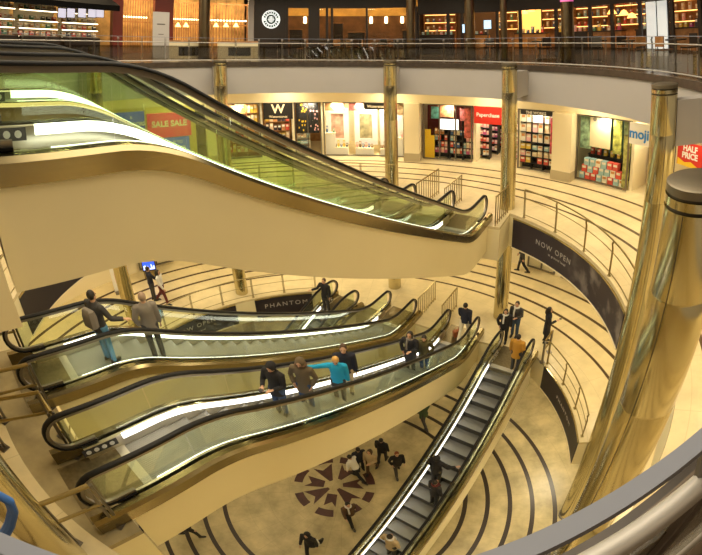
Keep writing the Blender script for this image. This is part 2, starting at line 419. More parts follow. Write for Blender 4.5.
escA, ZS = escalator('uppermost escalator, the large one with a tall cream side panel', W(*L0['A']), HB, 2.3)
def esc_copy(label, key):
    c = copy_tree(escA); c.location = W(*L0[key]); c['label'] = label; return c
escB = esc_copy('middle escalator carrying the man in a grey coat', 'B')
escC = esc_copy('escalator carrying the person in a bright blue jacket, ending by the lower left landing', 'C')
escA2 = esc_copy('escalator behind the uppermost one, only its handrails showing', 'A2')
HD = R(234); HE = R(236)
DD = Vector((math.cos(HD), math.sin(HD), 0)); DE = Vector((math.cos(HE), math.sin(HE), 0))
D0 = Vector((6.02, 2.80, 5)); E0 = Vector((-.13, 6.2, 5))
escD, ZD = escalator('steep escalator with grey steps facing the viewer, going down to the mosaic floor', D0, HD, 1.05, lit=(-1,))
escE = copy_tree(escD); escE.location = E0; escE.rotation_euler.z = HE
escE['label'] = 'far escalator going down beside the one word dark banner, mostly hidden'
def on_esc(key, x):                          # a point on the steps of A, B or C
    s, o, z = L0[key]; return W(s + x, o, z + ZS(math.floor((x - 1.14) / .4) * .4 + 1.14 + .2))
def on_d(x): return D0 + DD * x + Vector((0, 0, ZD(math.floor((x - 1.14) / .4) * .4 + 1.34)))

# ------------------------------------------------------------------ railings and banners
def shift3(p): return Vector((p[0] + .05, p[1] - .15, p[2]))
def rail_ring(name, label, r, z, a0, a1, heights, step, post_h, m, rad=.02, glassm=None, sh=False, post_r=.018, top_mat=None, cat='railing', group=None, double=False):
    t = thing(name, label, cat, (0.05, -.15, z) if sh else (0, 0, z), 0, group)
    n = max(4, int(abs(a1 - a0) / 1.0))
    pts = lambda rr, h: [pol(rr, a0 + (a1 - a0) * i / n, h) for i in range(n + 1)]
    for k, (h, q) in enumerate(heights):
        nm = 'top_rail' if k == 0 else ('base_rail' if h < .2 else 'mid_rail')
        (MB().sector(r - q * .7, r + q * .7, h - q * .5, h + q * .5, min(a0, a1), max(a0, a1), n) if sh and k == 0 else MB().tube(pts(r, h), q, 8)).build(nm, (top_mat or m) if k == 0 else m, t, local=True, angle=80)
    npst = int(round(abs(a1 - a0) / step)); proto = None; gp = None
    for i in range(npst + 1):
        a = a0 + (a1 - a0) * i / npst
        if proto is None:
            b = MB()
            for dy in ((-.022, .022) if double else (0,)):
                b.tube([(r, dy, 0), (r, dy, post_h * .8), (r - .03, dy, post_h * .93), (r, dy, post_h)], post_r, 6)
            b.box(r - .04, r + .04, -.05, .05, 0, .012)
            proto = b.build('post', STEELD if sh else m, t, local=True); o = proto
        else:
            o = proto.copy(); COL.objects.link(o)
        o.rotation_euler = (0, 0, R(a))
        if glassm and i < npst:
            if gp is None:
                da = (a1 - a0) / npst; q = [(da * .04), (da * .96)]
                gb = MB().sector(r - .005, r + .005, .1, post_h - .3, min(q), max(q), 4)
                gp = gb.build('glass_panel', glassm, t, local=True, smooth=False); o = gp
            else:
                o = gp.copy(); COL.objects.link(o)
            o.rotation_euler = (0, 0, R(a))
    return t
rail_ring('balustrade', 'long curved glass balustrade of the top floor, running round to the rail before the viewer', 8.747, 15.1, -84, 226, [(.95, .0135), (.76, .017), (.06, .02)], 6.45, .93, mat('satin_rail', (.50, .48, .45), .5, .3), glassm=GLASSS, sh=True, post_r=.012, double=True, top_mat=GREYBLUE)
rail_ring('railing', 'curved gold railing above the NOW OPEN banner', 7.37, 10, 33, -12, [(1.05, .022), (.72, .012), (.12, .014)], 10.6, 1.04, RAILG, double=True, post_r=.014)
rail_ring('railing', 'curved gold railing beyond the uppermost escalator, on the shop floor', 7.37, 10, 76, 236, [(1.05, .022), (.72, .012), (.12, .014)], 10.6, 1.04, RAILG, double=True, post_r=.014)
rail_ring('railing', 'gold railing above the narrow dark banner right of the steep escalator', 7.1, 5, 15.5, -11.8, [(1.05, .022), (.6, .012), (.12, .014)], 10.6, 1.04, RAILG, double=True, post_r=.014)
rail_ring('railing', 'gold railing above the two dark banners of the far first floor', 7.1, 5, 104, 225, [(1.05, .022), (.6, .012), (.12, .014)], 10.6, 1.04, RAILG, double=True, post_r=.014)

def banner(label, r, a0, a1, z0, z1, texts, m=NAVY, frame=True):
    t = thing('banner', label, 'banner', pol(r, (a0 + a1) / 2, z0), 0)
    MB().sector(r - .025, r - .004, z0, z1, min(a0, a1), max(a0, a1), 30).build('print', m, t, smooth=True)
    if frame:
        MB().sector(r - .035, r - .002, z0 - .05, z0, min(a0, a1), max(a0, a1), 30).build('lower_trim', CREAMW, t)
        MB().sector(r - .035, r - .002, z1, z1 + .05, min(a0, a1), max(a0, a1), 30).build('upper_trim', GOLD, t)
    for s, size, a, z, sp in texts: text_bent(MB(), s, size, r - .028, a, z, extr=.003, spacing=sp).build('lettering', mat('dim_white_print', (.45, .43, .41), .5), t, smooth=False)
    return t
SMOKE = mat('smoky_banner_print', (.022, .018, .028), .45); _nt = SMOKE.node_tree
_tc = _nt.nodes.new('ShaderNodeNewGeometry'); _sp = _nt.nodes.new('ShaderNodeSeparateXYZ'); _nt.links.new(_tc.outputs['Position'], _sp.inputs[0])
_n = _nt.nodes.new('ShaderNodeTexNoise'); _n.inputs['Scale'].default_value = 1.7; _n.inputs['Detail'].default_value = 5; _nt.links.new(_tc.outputs['Position'], _n.inputs['Vector'])
_m1 = _nt.nodes.new('ShaderNodeMapRange'); _m1.inputs['From Min'].default_value = 2.2; _m1.inputs['From Max'].default_value = .6; _nt.links.new(_sp.outputs[1], _m1.inputs['Value'])
_m2 = _nt.nodes.new('ShaderNodeMapRange'); _m2.inputs['From Min'].default_value = .48; _m2.inputs['From Max'].default_value = .75; _nt.links.new(_n.outputs['Fac'], _m2.inputs['Value'])
_m3 = _nt.nodes.new('ShaderNodeMath'); _m3.operation = 'MULTIPLY'; _nt.links.new(_m1.outputs[0], _m3.inputs[0]); _nt.links.new(_m2.outputs[0], _m3.inputs[1])
_mx = _nt.nodes.new('ShaderNodeMix'); _mx.data_type = 'RGBA'; _nt.links.new(_m3.outputs[0], _mx.inputs['Factor']); _mx.inputs[6].default_value = (.03, .022, .036, 1); _mx.inputs[7].default_value = (.34, .30, .28, 1)
_nt.links.new(_mx.outputs[2], _nt.nodes['Principled BSDF'].inputs['Base Color'])
banner('long dark curved banner reading NOW OPEN with a smoky print', R2, 36.2, -12.2, 8.72, 9.84, [('NOW OPEN', .27, 21, 9.36, 1.25), ('at ground level', .13, 19.5, 9.13, 1.1)], SMOKE)
banner('dark banner with one spaced word, on the far first floor edge', R1, 126, 105.5, 3.85, 4.88, [('PHANTOM', .32, 115, 4.45, 1.35)])
banner('dark banner reading NOW OPEN beyond the man in a grey coat', R1, 163, 133, 3.85, 4.88, [('NOW OPEN', .30, 149, 4.5, 1.25), ('at ground level', .13, 149, 4.2, 1.1)])
banner('narrow dark banner with small letters below the right railing', R1, 15.3, -13.5, 3.8, 4.93, [('PHANTOM', .22, 1, 4.4, 1.4)])
banner('plum dark banner at the far left, under the cream side panel', R2, 206, 176, 8.72, 9.84, [])

# guards at the upper landing, barred barriers at the lower landings
def guard(label, pts, z, bars=(1.05, .6), name='guard_rail', m=RAILG):
    t = thing(name, label, 'guard rail', W(pts[0][0], pts[0][1], z), 0, 'guard rails at the escalator landings')
    P = [W(s, o, z) for s, o in pts]
    for k, h in enumerate(bars):
        MB().tube([p + Vector((0, 0, h)) for p in P], .034 if k == 0 else .026, 8).build('rail', m, t)
    for p in P:
        d = (P[1] - P[0]).normalized() * .035
        b = MB().tube([p - d, p - d + Vector((0, 0, bars[0]))], .03, 4).tube([p + d, p + d + Vector((0, 0, bars[0]))], .03, 4)
        b.box(p.x - .08, p.x + .08, p.y - .08, p.y + .08, z, z + .02)
        b.build('post', STEELD, t)
    return t
guard('short guard rail at the bottom left corner of the landing', [(-7.2, 2.38), (-6.5, 2.38)], 10)
guard('guard rail between the two middle escalators at the left landing', [(-7.5, .35), (-6.45, .5), (-6.42, .98)], 10)
guard('guard rail beside the newel of the middle escalator at the left landing', [(-7.3, -.22), (-6.42, -.2)], 10)
guard('guard rail at the far left edge of the landing', [(-7.2, -1.85), (-6.4, -1.8)], 10)
def barrier(label, s0, s1, o0, o1, z, h=1.05):
    t = thing('barrier', label, 'barrier', W((s0 + s1) / 2, (o0 + o1) / 2, z), 0, 'barred barriers at the escalator feet')
    a, b_ = W(s0, o0, z), W(s1, o1, z); n = max(3, int((b_ - a).length / .16))
    MB().tube([a + Vector((0, 0, h)), b_ + Vector((0, 0, h))], .026, 8).build('top_rail', RAILG, t)
    MB().tube([a + Vector((0, 0, .12)), b_ + Vector((0, 0, .12))], .016, 8).build('base_rail', RAILG, t)
    for i in range(n + 1):
        p = a.lerp(b_, i / n); MB().cyl(p, p + Vector((0, 0, h)), .02 if i in (0, n) else .016, 6).build('bar', RAILG, t)
    return t
barrier('barred barrier on the shop floor, beside the far handrail of the uppermost pair', 5.75, 7.5, -.22, -.22, 10)
barrier('barred barrier on the shop floor, nearer of the two at the escalator foot', 5.75, 7.2, .85, .85, 10)
barrier('barred barrier next to the gold column at the NOW OPEN banner', 5.65, 6.75, 2.68, 2.76, 10)
barrier('barred barrier on the first floor, left of the man in pale trousers', 5.75, 7.2, -.2, -.2, 5)
barrier('barred barrier on the first floor, at the foot of the escalator with the blue jacket', 5.75, 7.1, .8, .8, 5)

# ------------------------------------------------------------------ second-floor shops
def facing(a, r, z): return pol(r, a, z), R(a - 90)
WIN_N = [0]
def window(a0, a1, z0, z1, r=11.5, fm=None, div=2):
    WIN_N[0] += 1; fm = fm or STEELD
    t = bpy.data.objects.new('window_%d' % WIN_N[0], None); COL.objects.link(t); t.location = pol(r, (a0 + a1) / 2, z0); t['kind'] = 'structure'
    XF[t.name] = Matrix.Translation(t.location)
    b = MB()
    for z in (z0, z1 - .06): b.sector(r - .03, r + .03, z, z + .06, a1, a0, 8)
    for i in range(div + 1):
        a = a1 + (a0 - a1) * i / div; b.sector(r - .03, r + .03, z0, z1, a - .15, a + .15, 2)
    b.build('frame', fm, t)
    MB().sector(r - .006, r + .006, z0 + .05, z1 - .05, a1 + .1, a0 - .1, 10).build('pane', GLASSW, t)
    return t
Z2 = 10.0; ZT = 12.85
def partition(a, m=CREAMW): struct('wall_partition', MB().sector(11.72, RO - .02, Z2, 13.78, a - .35, a + .35, 2), m, smooth=False)
def backwall(a0, a1, r, m, z0=Z2, z1=13.75): struct('wall_shop', MB().sector(r, r + .1, z0, z1, a1, a0, 12), m)
ORANGE = mat('orange_lit_wall', (.70, .34, .08), .6)
DARKRED = mat('dark_red_wall', (.16, .02, .02), .6); TEAL = mat('teal_wall', (.10, .25, .22), .6); OLIVE = mat('olive_wall', (.35, .33, .12), .6)
struct('wall_second', MB().sector(11.5, 11.7, Z2, ZT, -192, 5, 90), CREAMW)
for a in (168, 125.3, 114.9, 107, 99.8, 77, 62.3, 51.6, 39.5, 24.7, 19.9, 5.3): partition(a)
for a0, a1, m in ((168, 125.3, CREAMW), (125.3, 114.9, WOOD), (114.9, 107, ORANGE), (107, 99.8, WOOD), (99.8, 77, CREAMW), (77, 62.3, DARKRED), (62.3, 51.6, CREAMW), (51.6, 39.5, DARKRED), (39.5, 24.7, TEAL), (24.7, 19.9, OLIVE), (19.9, 5.3, CREAMW)):
    backwall(a0, a1, 14.6, m)
for a0, a1, dv in ((167, 153, 3), (131, 125.8, 2), (124.6, 115.3, 1), (106.6, 100.2, 2), (99.4, 79.4, 1), (74.6, 62.7, 3), (51.2, 42, 1), (37, 25, 1), (19, 14.5, 1)): window(a0, a1, Z2 + .06, ZT, div=dv)
struct('wall_sale', MB().sector(11.5, 11.7, Z2, ZT, 131, 153, 12), mat('yellow_paint', (.72, .60, .20), .5))
for a, w_, lab in ((77.1, 3.7, 'cream square pillar between the white window and the red shop'), (39.55, 4.6, 'cream square pillar between the packed shelves and the teal window'), (127.2, 3.2, 'cream pillar at the left end of the bookshop front')):
    t = thing('shop_pillar', lab, 'pillar', pol(11.3, a, Z2), R(a - 90), 'cream pillars along the shop fronts', 'thing'); hw = w_ * R(1) * 11.3 / 2
    MB().box(-hw, hw, -.25, .3, .42, 2.9).build('shaft', CREAMW, t, local=True, smooth=False)
    MB().box(-hw - .02, hw + .02, -.27, .3, 0, .42).build('plinth', mat('beige_stone', (.50, .42, .26), .35), t, local=True, smooth=False)
def sign(label, a, z0, z1, width, m, texts, r=11.38, name='shop_sign', tm=WHITE, dep=.06, extra=None):
    loc, rz = facing(a, r, z0); t = thing(name, label, 'sign', loc, rz)
    MB().box(-width / 2, width / 2, 0, dep, 0, z1 - z0).build('panel', m, t, local=True, smooth=False)
    for s, size, x, z, bold in texts: text_flat(MB(), s, size, x, z, -.008, bold=bold).build('lettering', tm, t, local=True, smooth=False)
    if extra: extra(t)
    return t
BLUE = mat('blue_print', (.03, .07, .40), .45); BLUEL = mat('light_blue_print', (.03, .25, .75), .45); PINK = mat('pink_red_print', (.75, .05, .12), .45)
BGLOW = mat('glow_blue', (.03, .07, .45), .45, emit=(.04, .10, .75), estr=.5); BGLOW2 = mat('glow_violet_blue', (.05, .12, .6), .45, emit=(.10, .16, .9), estr=.5); PGLOW = mat('glow_pink', (.7, .05, .12), .45, emit=(.9, .06, .16), estr=.35)  # slight glow added to the sign colours to keep them vivid behind glass
GOLDT = mat('gold_letter', (.85, .72, .42), .4, emit=(1, .8, .45), estr=.6); YEL = mat('yellow_print', (.85, .55, .03), .5)
sign('black sign with a gold letter W over the bookshop door', 110.7, 12.02, 12.83, 1.45, BLACKP, [('W', .62, 0, .50, .012), ('Waterstones', .17, 0, .13, 0)], tm=GOLDT)
sign('small black sign with gold lettering over the white window panels', 85.8, 12.5, 12.82, 1.35, BLACKP, [('Waterstones', .2, 0, .16, 0)], tm=GOLDT)
sign('red shop sign with white lettering left of the gold column', 57.6, 12.02, 12.83, 1.78, RED, [('Paperchase', .25, -.2, .42, .006)], r=11.42)
sign('white sign with blue letters behind the capped gold column', 22.2, 12.02, 12.82, .95, WHITE, [('moji', .52, -.02, .40, .012)], tm=BLUEL)
def halfx(t):
    MB().prism([(-.53, -.006), (-.2, -.006), (.1, -.012)], 0, .01).build('corner', YEL, t, local=True)
    b = MB(); vs = [(-.53, -.004, .0), (-.53, -.004, .24), (-.2, -.004, .12), (.08, -.004, .18), (.53, -.004, .0)]
    b.add(vs, [(0, 1, 2, 3, 4)]).build('yellow_swash', YEL, t, local=True, smooth=False)
sign('red and yellow HALF PRICE sign beyond the capped gold column', 10.7, 11.72, 12.5, 1.1, RED, [('HALF', .27, .02, .60, .01), ('PRICE', .27, .02, .36, .01)], extra=halfx)
sign('blue sign seen through the uppermost escalator glass, left of the SALE board', 147.3, 11.72, 12.7, 1.5, BGLOW, [('OUTDOORS', .24, .1, .42, .01), ('&', .2, .1, .74, 0)], r=11.4)
sign('pink red SALE SALE board seen through the escalator glass', 137.6, 11.42, 12.55, 2.1, PGLOW, [('SALE SALE', .38, 0, .62, .014)], r=11.4)
sign('lower blue sign under the SALE board', 136.4, 10.55, 11.38, 1.35, BGLOW2, [('UP TO', .2, .05, .6, .005), ('OFFERS', .28, 0, .3, .012)], r=11.4)

PAL = [mat('print_%d' % i, c, .5) for i, c in enumerate([(.75, .10, .07), (.80, .62, .40), (.85, .78, .66), (.08, .16, .36), (.60, .28, .10), (.80, .55, .08), (.12, .30, .16), (.55, .10, .25), (.05, .04, .05), (.35, .55, .60), (.85, .45, .45), (.30, .18, .10)])]
ITEM = {}
def item(name, label, cat, group, size, m, loc, rz, tilt=0):
    key = (name, size, m.name)
    if key not in ITEM:
        w_, d_, h_ = size; b = MB().box(-w_ / 2, w_ / 2, -d_ / 2, d_ / 2, 0, h_)
        if h_ > .1: b.box(-w_ * .36, w_ * .36, -d_ / 2 - .004, -d_ / 2, h_ * .55, h_ * .88, 1)
        o = b.build(name, [m, PAL[2] if m != PAL[2] else PAL[4]], local=True, smooth=False); ITEM[key] = o.data
    else:
        o = bpy.data.objects.new(name, ITEM[key]); COL.objects.link(o)
    o.location = loc; o.rotation_euler = (tilt, 0, rz)
    return tag(o, label, cat, group)
def shelves(label, a, r, w_, zs_, h, m, back=True, z=Z2, d=.32, name='shelf_unit'):
    loc, rz = facing(a, r, z); t = thing(name, label, 'shelf unit', loc, rz)
    b = MB()
    if back: b.box(-w_ / 2, w_ / 2, d - .03, d, 0, h)
    b.box(-w_ / 2 - .03, -w_ / 2, 0, d, 0, h).box(w_ / 2, w_ / 2 + .03, 0, d, 0, h)
    b.build('carcass', m, t, local=True, smooth=False)
    for q in zs_: MB().box(-w_ / 2, w_ / 2, 0, d, q - .025, q).build('shelf', m, t, local=True, smooth=False)
    return Matrix.Translation(loc) @ Matrix.Rotation(rz, 4, 'Z'), rz
def stock(T, rz, w_, zs_, n, name, label, cat, group, size, pal, y=.07, fill=.9, jit=.25, rnd=random):
    for q in zs_:
        for i in range(n):
            if rnd.random() > fill: continue
            sx = w_ / n * .82; sz = size[2] * (1 - jit * rnd.random())
            m = PAL[rnd.choice(pal)]
            sz = round(sz / .05) * .05
            item(name, label, cat, group, (round(sx, 2), size[1], sz), m, T @ Vector((-w_ / 2 + w_ / n * (i + .5), y, q)), rz)
# bookshop windows
for a, lab in ((122.6, 'left'), (119.8, 'middle'), (117.0, 'right')):
    T, rz = shelves('lit bookcase in the window left of the W sign, %s one of three' % lab, a, 11.75, .54, (.3, .8, 1.3, 1.8, 2.3), 2.7, WOOD)
    stock(T, rz, .54, (.3, .8, 1.3, 1.8, 2.3), 3, 'book', 'book facing out on a lit bookcase left of the W sign', 'book', 'books in the left bookshop window', (.15, .05, .4), [0, 1, 2, 4, 5, 10])
T, rz = shelves('orange lit bookcase inside the bookshop door', 110.7, 13.2, 1.3, (.5, 1.0, 1.5, 2.0), 2.5, WOOD)
stock(T, rz, 1.3, (.5, 1.0, 1.5, 2.0), 6, 'book', 'book on the bookcase seen through the bookshop door', 'book', 'books inside the bookshop door', (.15, .05, .4), [0, 1, 4, 5, 8, 11])
def table(label, a, r, w_, d, h, m, z=Z2):
    loc, rz = facing(a, r, z); t = thing('display_table', label, 'table', loc, rz)
    MB().box(-w_ / 2, w_ / 2, -d / 2, d / 2, h - .06, h).build('tabletop', m, t, local=True, smooth=False)
    for sx in (-1, 1):
        for sy in (-1, 1): MB().box(sx * (w_ / 2 - .06) - .03, sx * (w_ / 2 - .06) + .03, sy * (d / 2 - .06) - .03, sy * (d / 2 - .06) + .03, 0, h - .06).build('leg', m, t, local=True, smooth=False)
    return Matrix.Translation(loc) @ Matrix.Rotation(rz, 4, 'Z'), rz
T, rz = table('wooden book table inside the bookshop door', 110.9, 12.6, .9, .6, .8, WOOD)
for i in range(5): item('book', 'book lying on the table inside the bookshop door', 'book', 'books on the door table', (.15, .2, .05), PAL[(i * 5) % 12], T @ Vector((-.34 + .17 * i, 0, .8)), rz)
for a in (104.9, 102.0): 
    loc, rz = facing(a, 11.75, Z2 + 1.2); t = thing('poster', 'tall dark poster hanging in the window right of the W sign, %s one' % ('left' if a > 104 else 'right'), 'poster', loc, rz)
    MB().box(-.27, .27, 0, .02, 0, 1.6).build('sheet', BLACKP, t, local=True, smooth=False)
    b = MB()
    for k in range(14): x, q = random.uniform(-.2, .2), random.uniform(.1, 1.45); b.box(x, x + .06, -.005, 0, q, q + .09)
    b.build('print', YEL if a > 104 else PAL[10], t, local=True, smooth=False)
T, rz = shelves('glass fronted gift shelf right of the bookshop door', 104.6, 11.8, .62, (.3, .62, .95), 1.1, STEEL)
stock(T, rz, .62, (.3, .62, .95), 4, 'gift_box', 'small gift box on the shelf right of the bookshop door', 'box', 'gift boxes in the bookshop window', (.1, .1, .2), [1, 2, 5, 6, 9])
# white window panels
for k, a in enumerate((96.2, 89.2, 82.9)):
    loc, rz = facing(a, 11.9, Z2 + .55); t = thing('showcase', 'white framed display panel with a faded poster, %s of three' % ('left', 'middle', 'right')[k], 'panel', loc, rz)
    w_ = .58
    b = MB().box(-w_, -w_ + .26, 0, .08, 0, 1.9).box(w_ - .26, w_, 0, .08, 0, 1.9).box(-w_ + .26, w_ - .26, 0, .08, 1.62, 1.9).box(-w_ + .26, w_ - .26, 0, .08, 0, .32)
    b.build('frame', WHITE, t, local=True, smooth=False)
    MB().box(-w_ + .26, w_ - .26, .03, .06, .32, 1.62).build('poster_sheet', mat('faded_poster_%d' % k, ((.62, .36, .26), (.38, .33, .18), (.70, .42, .36))[k], .5, noise=(3, .5)), t, local=True, smooth=False)
for k, (a, w_, h) in enumerate(((97.9, .5, 1.2), (95.3, .7, .45), (89.5, .9, .42), (83.8, .7, .42), (80.9, .4, 1.0))):
    loc, rz = facing(a, 11.72 if k not in (0, 4) else 11.75, Z2 + .02); t = thing('plinth', ('cream plinth at the left end of the white window', 'low white plinth under the left white panel', 'low white plinth under the middle white panel', 'low white plinth under the right white panel', 'cream plinth beside the cream pillar, right end of the window')[k], 'plinth', loc, rz)
    MB().box(-w_ / 2, w_ / 2, -.12, .12, 0, h - .02).build('body', WHITE, t, local=True, smooth=False)
    MB().box(-w_ / 2 - .01, w_ / 2 + .01, -.13, .13, h - .02, h).build('top', CREAMW, t, local=True, smooth=False)
    n = int(w_ / .13)
    for i in range(n):
        m = PAL[random.choice([5, 6, 8, 11, 3, 10])]; hh = random.choice((.15, .2, .3, .35))
        if k in (0, 4) and i % 2: continue
        item('gift_box', 'small coloured gift standing on a plinth in the white window', 'box', 'gifts on the white plinths', (.1, .08, hh), m, loc + Matrix.Rotation(rz, 3, 'Z') @ Vector((-w_ / 2 + (i + .5) * w_ / n, 0, h)), rz)
# black red shop with a screen
loc, rz = facing(68.7, 11.8, Z2 + 1.5); t = thing('screen', 'bright white screen in the dark shop window left of the red sign', 'screen', loc, rz)
MB().box(-.5, .5, 0, .06, 0, .58).build('bezel', BLACKP, t, local=True, smooth=False)
MB().box(-.47, .47, -.005, 0, .03, .55).build('display', mat('screen_white', (.9, .9, .9), .4, emit=(.95, .97, 1), estr=1.3), t, local=True, smooth=False)
loc, rz = facing(73.4, 11.75, Z2); t = thing('standee', 'yellow cardboard standee at the left end of the dark shop window', 'standee', loc, rz)
MB().box(-.24, .24, 0, .03, 0, 1.2).build('board', YEL, t, local=True, smooth=False); MB().box(-.24, .05, 0, .03, 1.2, 1.5).build('header', YEL, t, local=True, smooth=False); MB().box(-.2, .2, .03, .3, 0, .03).build('foot', PAL[8], t, local=True, smooth=False)
for k, (a, zz) in enumerate(((70.8, .25), (67.0, .25), (63.9, .25))):
    T, rz = shelves('low dark magazine rack in the window left of the red sign, %s one' % ('left', 'middle', 'right')[k], a, 11.85, .66, (.3, .62, .95, 1.25), 1.4 if k < 2 else 2.6, BLACKP)
    stock(T, rz, .66, (.3, .62, .95, 1.25), 4, 'magazine', 'magazine in a dark rack left of the red sign', 'magazine', 'magazines in the dark shop window', (.14, .03, .3), [0, 1, 3, 7, 9, 10, 4])
for k, (a, zz) in enumerate(((72.0, 2.05), (69.5, 2.15), (65.0, 2.0))):
    loc, rz = facing(a, 11.8, Z2 + zz); t = thing('poster', 'poster high in the dark shop window, %s of three' % ('left', 'middle', 'right')[k], 'poster', loc, rz)
    MB().box(-.4 if k == 1 else -.22, .4 if k == 1 else .22, 0, .02, 0, .6).build('sheet', mat('poster_art_%d' % k, ((.10, .30, .28), (.55, .25, .12), (.45, .12, .12))[k], .5, noise=(5, .7)), t, local=True, smooth=False)
# red sign entrance: long racks lead in
for k, (a, r) in enumerate(((61.0, 12.3), (60.4, 13.2), (59.9, 14.1), (53.6, 12.4), (53.9, 13.4))):
    T, rz = shelves('pink stocked rack %s the aisle under the red sign, %s' % ('left of' if k < 3 else 'right of', ('nearest the door', 'middle', 'at the back', 'nearest the door', 'further in')[k]), a, r, .5, (.2, .55, .9, 1.25, 1.6), 1.95, BLACKP, d=.4)
    stock(T, rz, .5, (.2, .55, .9, 1.25, 1.6), 3, 'card_pack', 'small pack on a rack under the red sign', 'pack', 'packs on the aisle racks', (.14, .05, .25), [0, 10, 2, 7, 10], y=.1)
# packed shelves right of the gold column
for k, a in enumerate((50.0, 47.2, 44.4)):
    T, rz = shelves('tall dark shelf of boxed goods, %s of three right of the gold column' % ('left', 'middle', 'right')[k], a, 11.72, .54, (.3, .62, .94, 1.3, 1.75, 2.2), 2.7, BLACKP)
    stock(T, rz, .54, (.3, .62, .94), 2, 'boxed_toy', 'boxed item on a lower dark shelf right of the gold column', 'box', 'boxes on the lower dark shelves', (.24, .06, .25), [10, 1, 5, 2, 0, 9])
    stock(T, rz, .54, (1.3, 1.75, 2.2), 2, 'boxed_toy', 'pale boxed item on an upper shelf right of the gold column', 'box', 'boxes on the upper dark shelves', (.24, .06, .4), [2, 10, 1, 2, 2], jit=.1)
sign('small black header sign over the packed shelves', 46.8, 12.62, 12.82, 1.5, BLACKP, [('THE WORKS', .17, 0, .1, .004)], name='header_sign')
# teal window
def circles(t):
    for k in range(3): MB().tube([(-.26 + .26 * k, -.006, 1.16), (-.26 + .26 * k, 0, 1.16)], .095, 16).build('round_badge', mat('badge_grey', (.30, .27, .22), .5), t, local=True)
sign('big white poster with three grey discs in the teal window', 32.5, 11.48, 12.8, .98, CREAMW, [], r=11.75, name='poster', extra=circles, dep=.02)
for k, (a, m) in enumerate(((35.9, PAL[9]), (28.6, PAL[5]), (26.2, PAL[6]))):
    loc, rz = facing(a, 11.78, Z2 + 1.35); t = thing('poster', 'leafy green poster in the teal window, %s of three' % ('left', 'middle', 'right')[k], 'poster', loc, rz)
    MB().box(-.26 if k == 0 else -.2, .26 if k == 0 else .2, 0, .02, 0, 1.35).build('sheet', mat('leaf_print_%d' % k, ((.30, .45, .30), (.50, .52, .12), (.16, .20, .08))[k], .5, noise=(4, .8)), t, local=True, smooth=False)
loc, rz = facing(31.2, 12.2, Z2); t = thing('display_stand', 'black draped display stand behind the teal boxes', 'stand', loc, rz)
MB().box(-1.1, .75, 0, .5, 0, .95).build('body', BLACKP, t, local=True, smooth=False); MB().box(-1.12, .77, -.02, .52, .95, 1.0).build('top', BLACKP, t, local=True, smooth=False)
rnd = random.Random(3)
for row in range(3):
    for i in range(8 - row):
        p = pol(11.8, 36.2 - 1.35 * i - row * .5, Z2 + .06 + row * .3)
        item('product_box', 'pale teal product box stacked low in the teal window', 'box', 'product boxes in the teal window', (.24, .2, .3), PAL[rnd.choice([9, 9, 2, 9, 0, 2])], p, R(36.2 - 1.35 * i - row * .5 - 90))
for i in range(6):
    p = pol(12.3, 35.5 - 1.5 * i, Z2 + 1.0); item('bottle_box', 'small box on the black stand in the teal window', 'box', 'small boxes on the black stand', (.14, .12, .25), PAL[rnd.choice([2, 5, 1, 0, 9])], p, R(35.5 - 1.5 * i - 90))
T, rz = shelves('olive clothes shelf inside the blue lettered shop', 22.3, 12.6, .7, (.5, 1.0, 1.5), 1.9, WOOD)
stock(T, rz, .7, (.5, 1.0, 1.5), 4, 'folded_stack', 'small dark goods on the shelf of the blue lettered shop', 'goods', 'goods in the blue lettered shop', (.15, .1, .3), [8, 6, 2, 5])
# goods in the window under the SALE boards
T, rz = shelves('pale shelf in the window at the far left, seen through two glass sides', 160, 12.2, 1.6, (.4, .9, 1.4, 1.9), 2.4, WOOD)
stock(T, rz, 1.6, (.4, .9, 1.4, 1.9), 7, 'shoe_box', 'box on the pale shelf at the far left window', 'box', 'boxes in the far left window', (.2, .1, .3), [2, 1, 6, 9, 4])
# first floor: glimpse of shop windows, kiosk
for a0, a1 in ((47, 40), (38, 31), (150, 141), (138, 128)): 
    window(a0, a1, 5.1, 7.9, r=11.42, fm=STEELD, div=2)
kp = Vector((-9.1, 5.45, 5)); ka = 149
t = thing('kiosk', 'information kiosk with a blue lit screen on the first floor', 'kiosk', kp, R(149 - 90 - 18))
MB().box(-.30, .30, 0, .12, 0, .42).build('pedestal', GOLDD, t, local=True, smooth=False)
MB().box(-.32, .32, 0, .12, .42, 1.55).build('housing', BLACKP, t, local=True, smooth=False)
scn = MB().box(-.28, .28, -.006, 0, .48, 1.5).build('screen', mat('blue_screen', (.02, .05, .3), .3, emit=(.03, .10, .75), estr=1.6), t, local=True, smooth=False)
b = MB(); prev = .62
for i in range(9): hh = random.uniform(.55, .9); b.box(-.26 + i * .058, -.26 + (i + 1) * .058, -.009, -.006, .5, hh)
b.build('skyline', mat('screen_pale', (.6, .7, .9), .3, emit=(.6, .75, 1), estr=1.2), scn, local=True, smooth=False)
loc = pol(10.4, 158, 5); t = thing('poster_stand', 'white and pink poster stand on the first floor at far left', 'poster stand', loc, R(50))
MB().box(-.35, .35, 0, .04, .1, 1.3).build('board', WHITE, t, local=True, smooth=False); MB().box(-.2, .2, -.006, 0, .5, 1.0).build('print', PAL[10], t, local=True, smooth=False); MB().box(-.35, .35, -.15, .2, 0, .1).build('foot', STEELD, t, local=True, smooth=False)

for a, pw in ((160, 25), (120, 45), (110.7, 35), (103, 35), (96, 70), (90, 70), (84, 70), (68, 40), (57, 45), (47, 45), (31, 28), (22, 25), (13, 25)):
    l = bpy.data.lights.new('shop_light', 'AREA'); l.energy = pw * 1.3; l.color = (1, .88, .66); l.size = .5
    o = bpy.data.objects.new('shop_light', l); COL.objects.link(o); o.location = pol(11.62, a, 12.75); o.rotation_euler = (R(42), 0, R(a - 90))

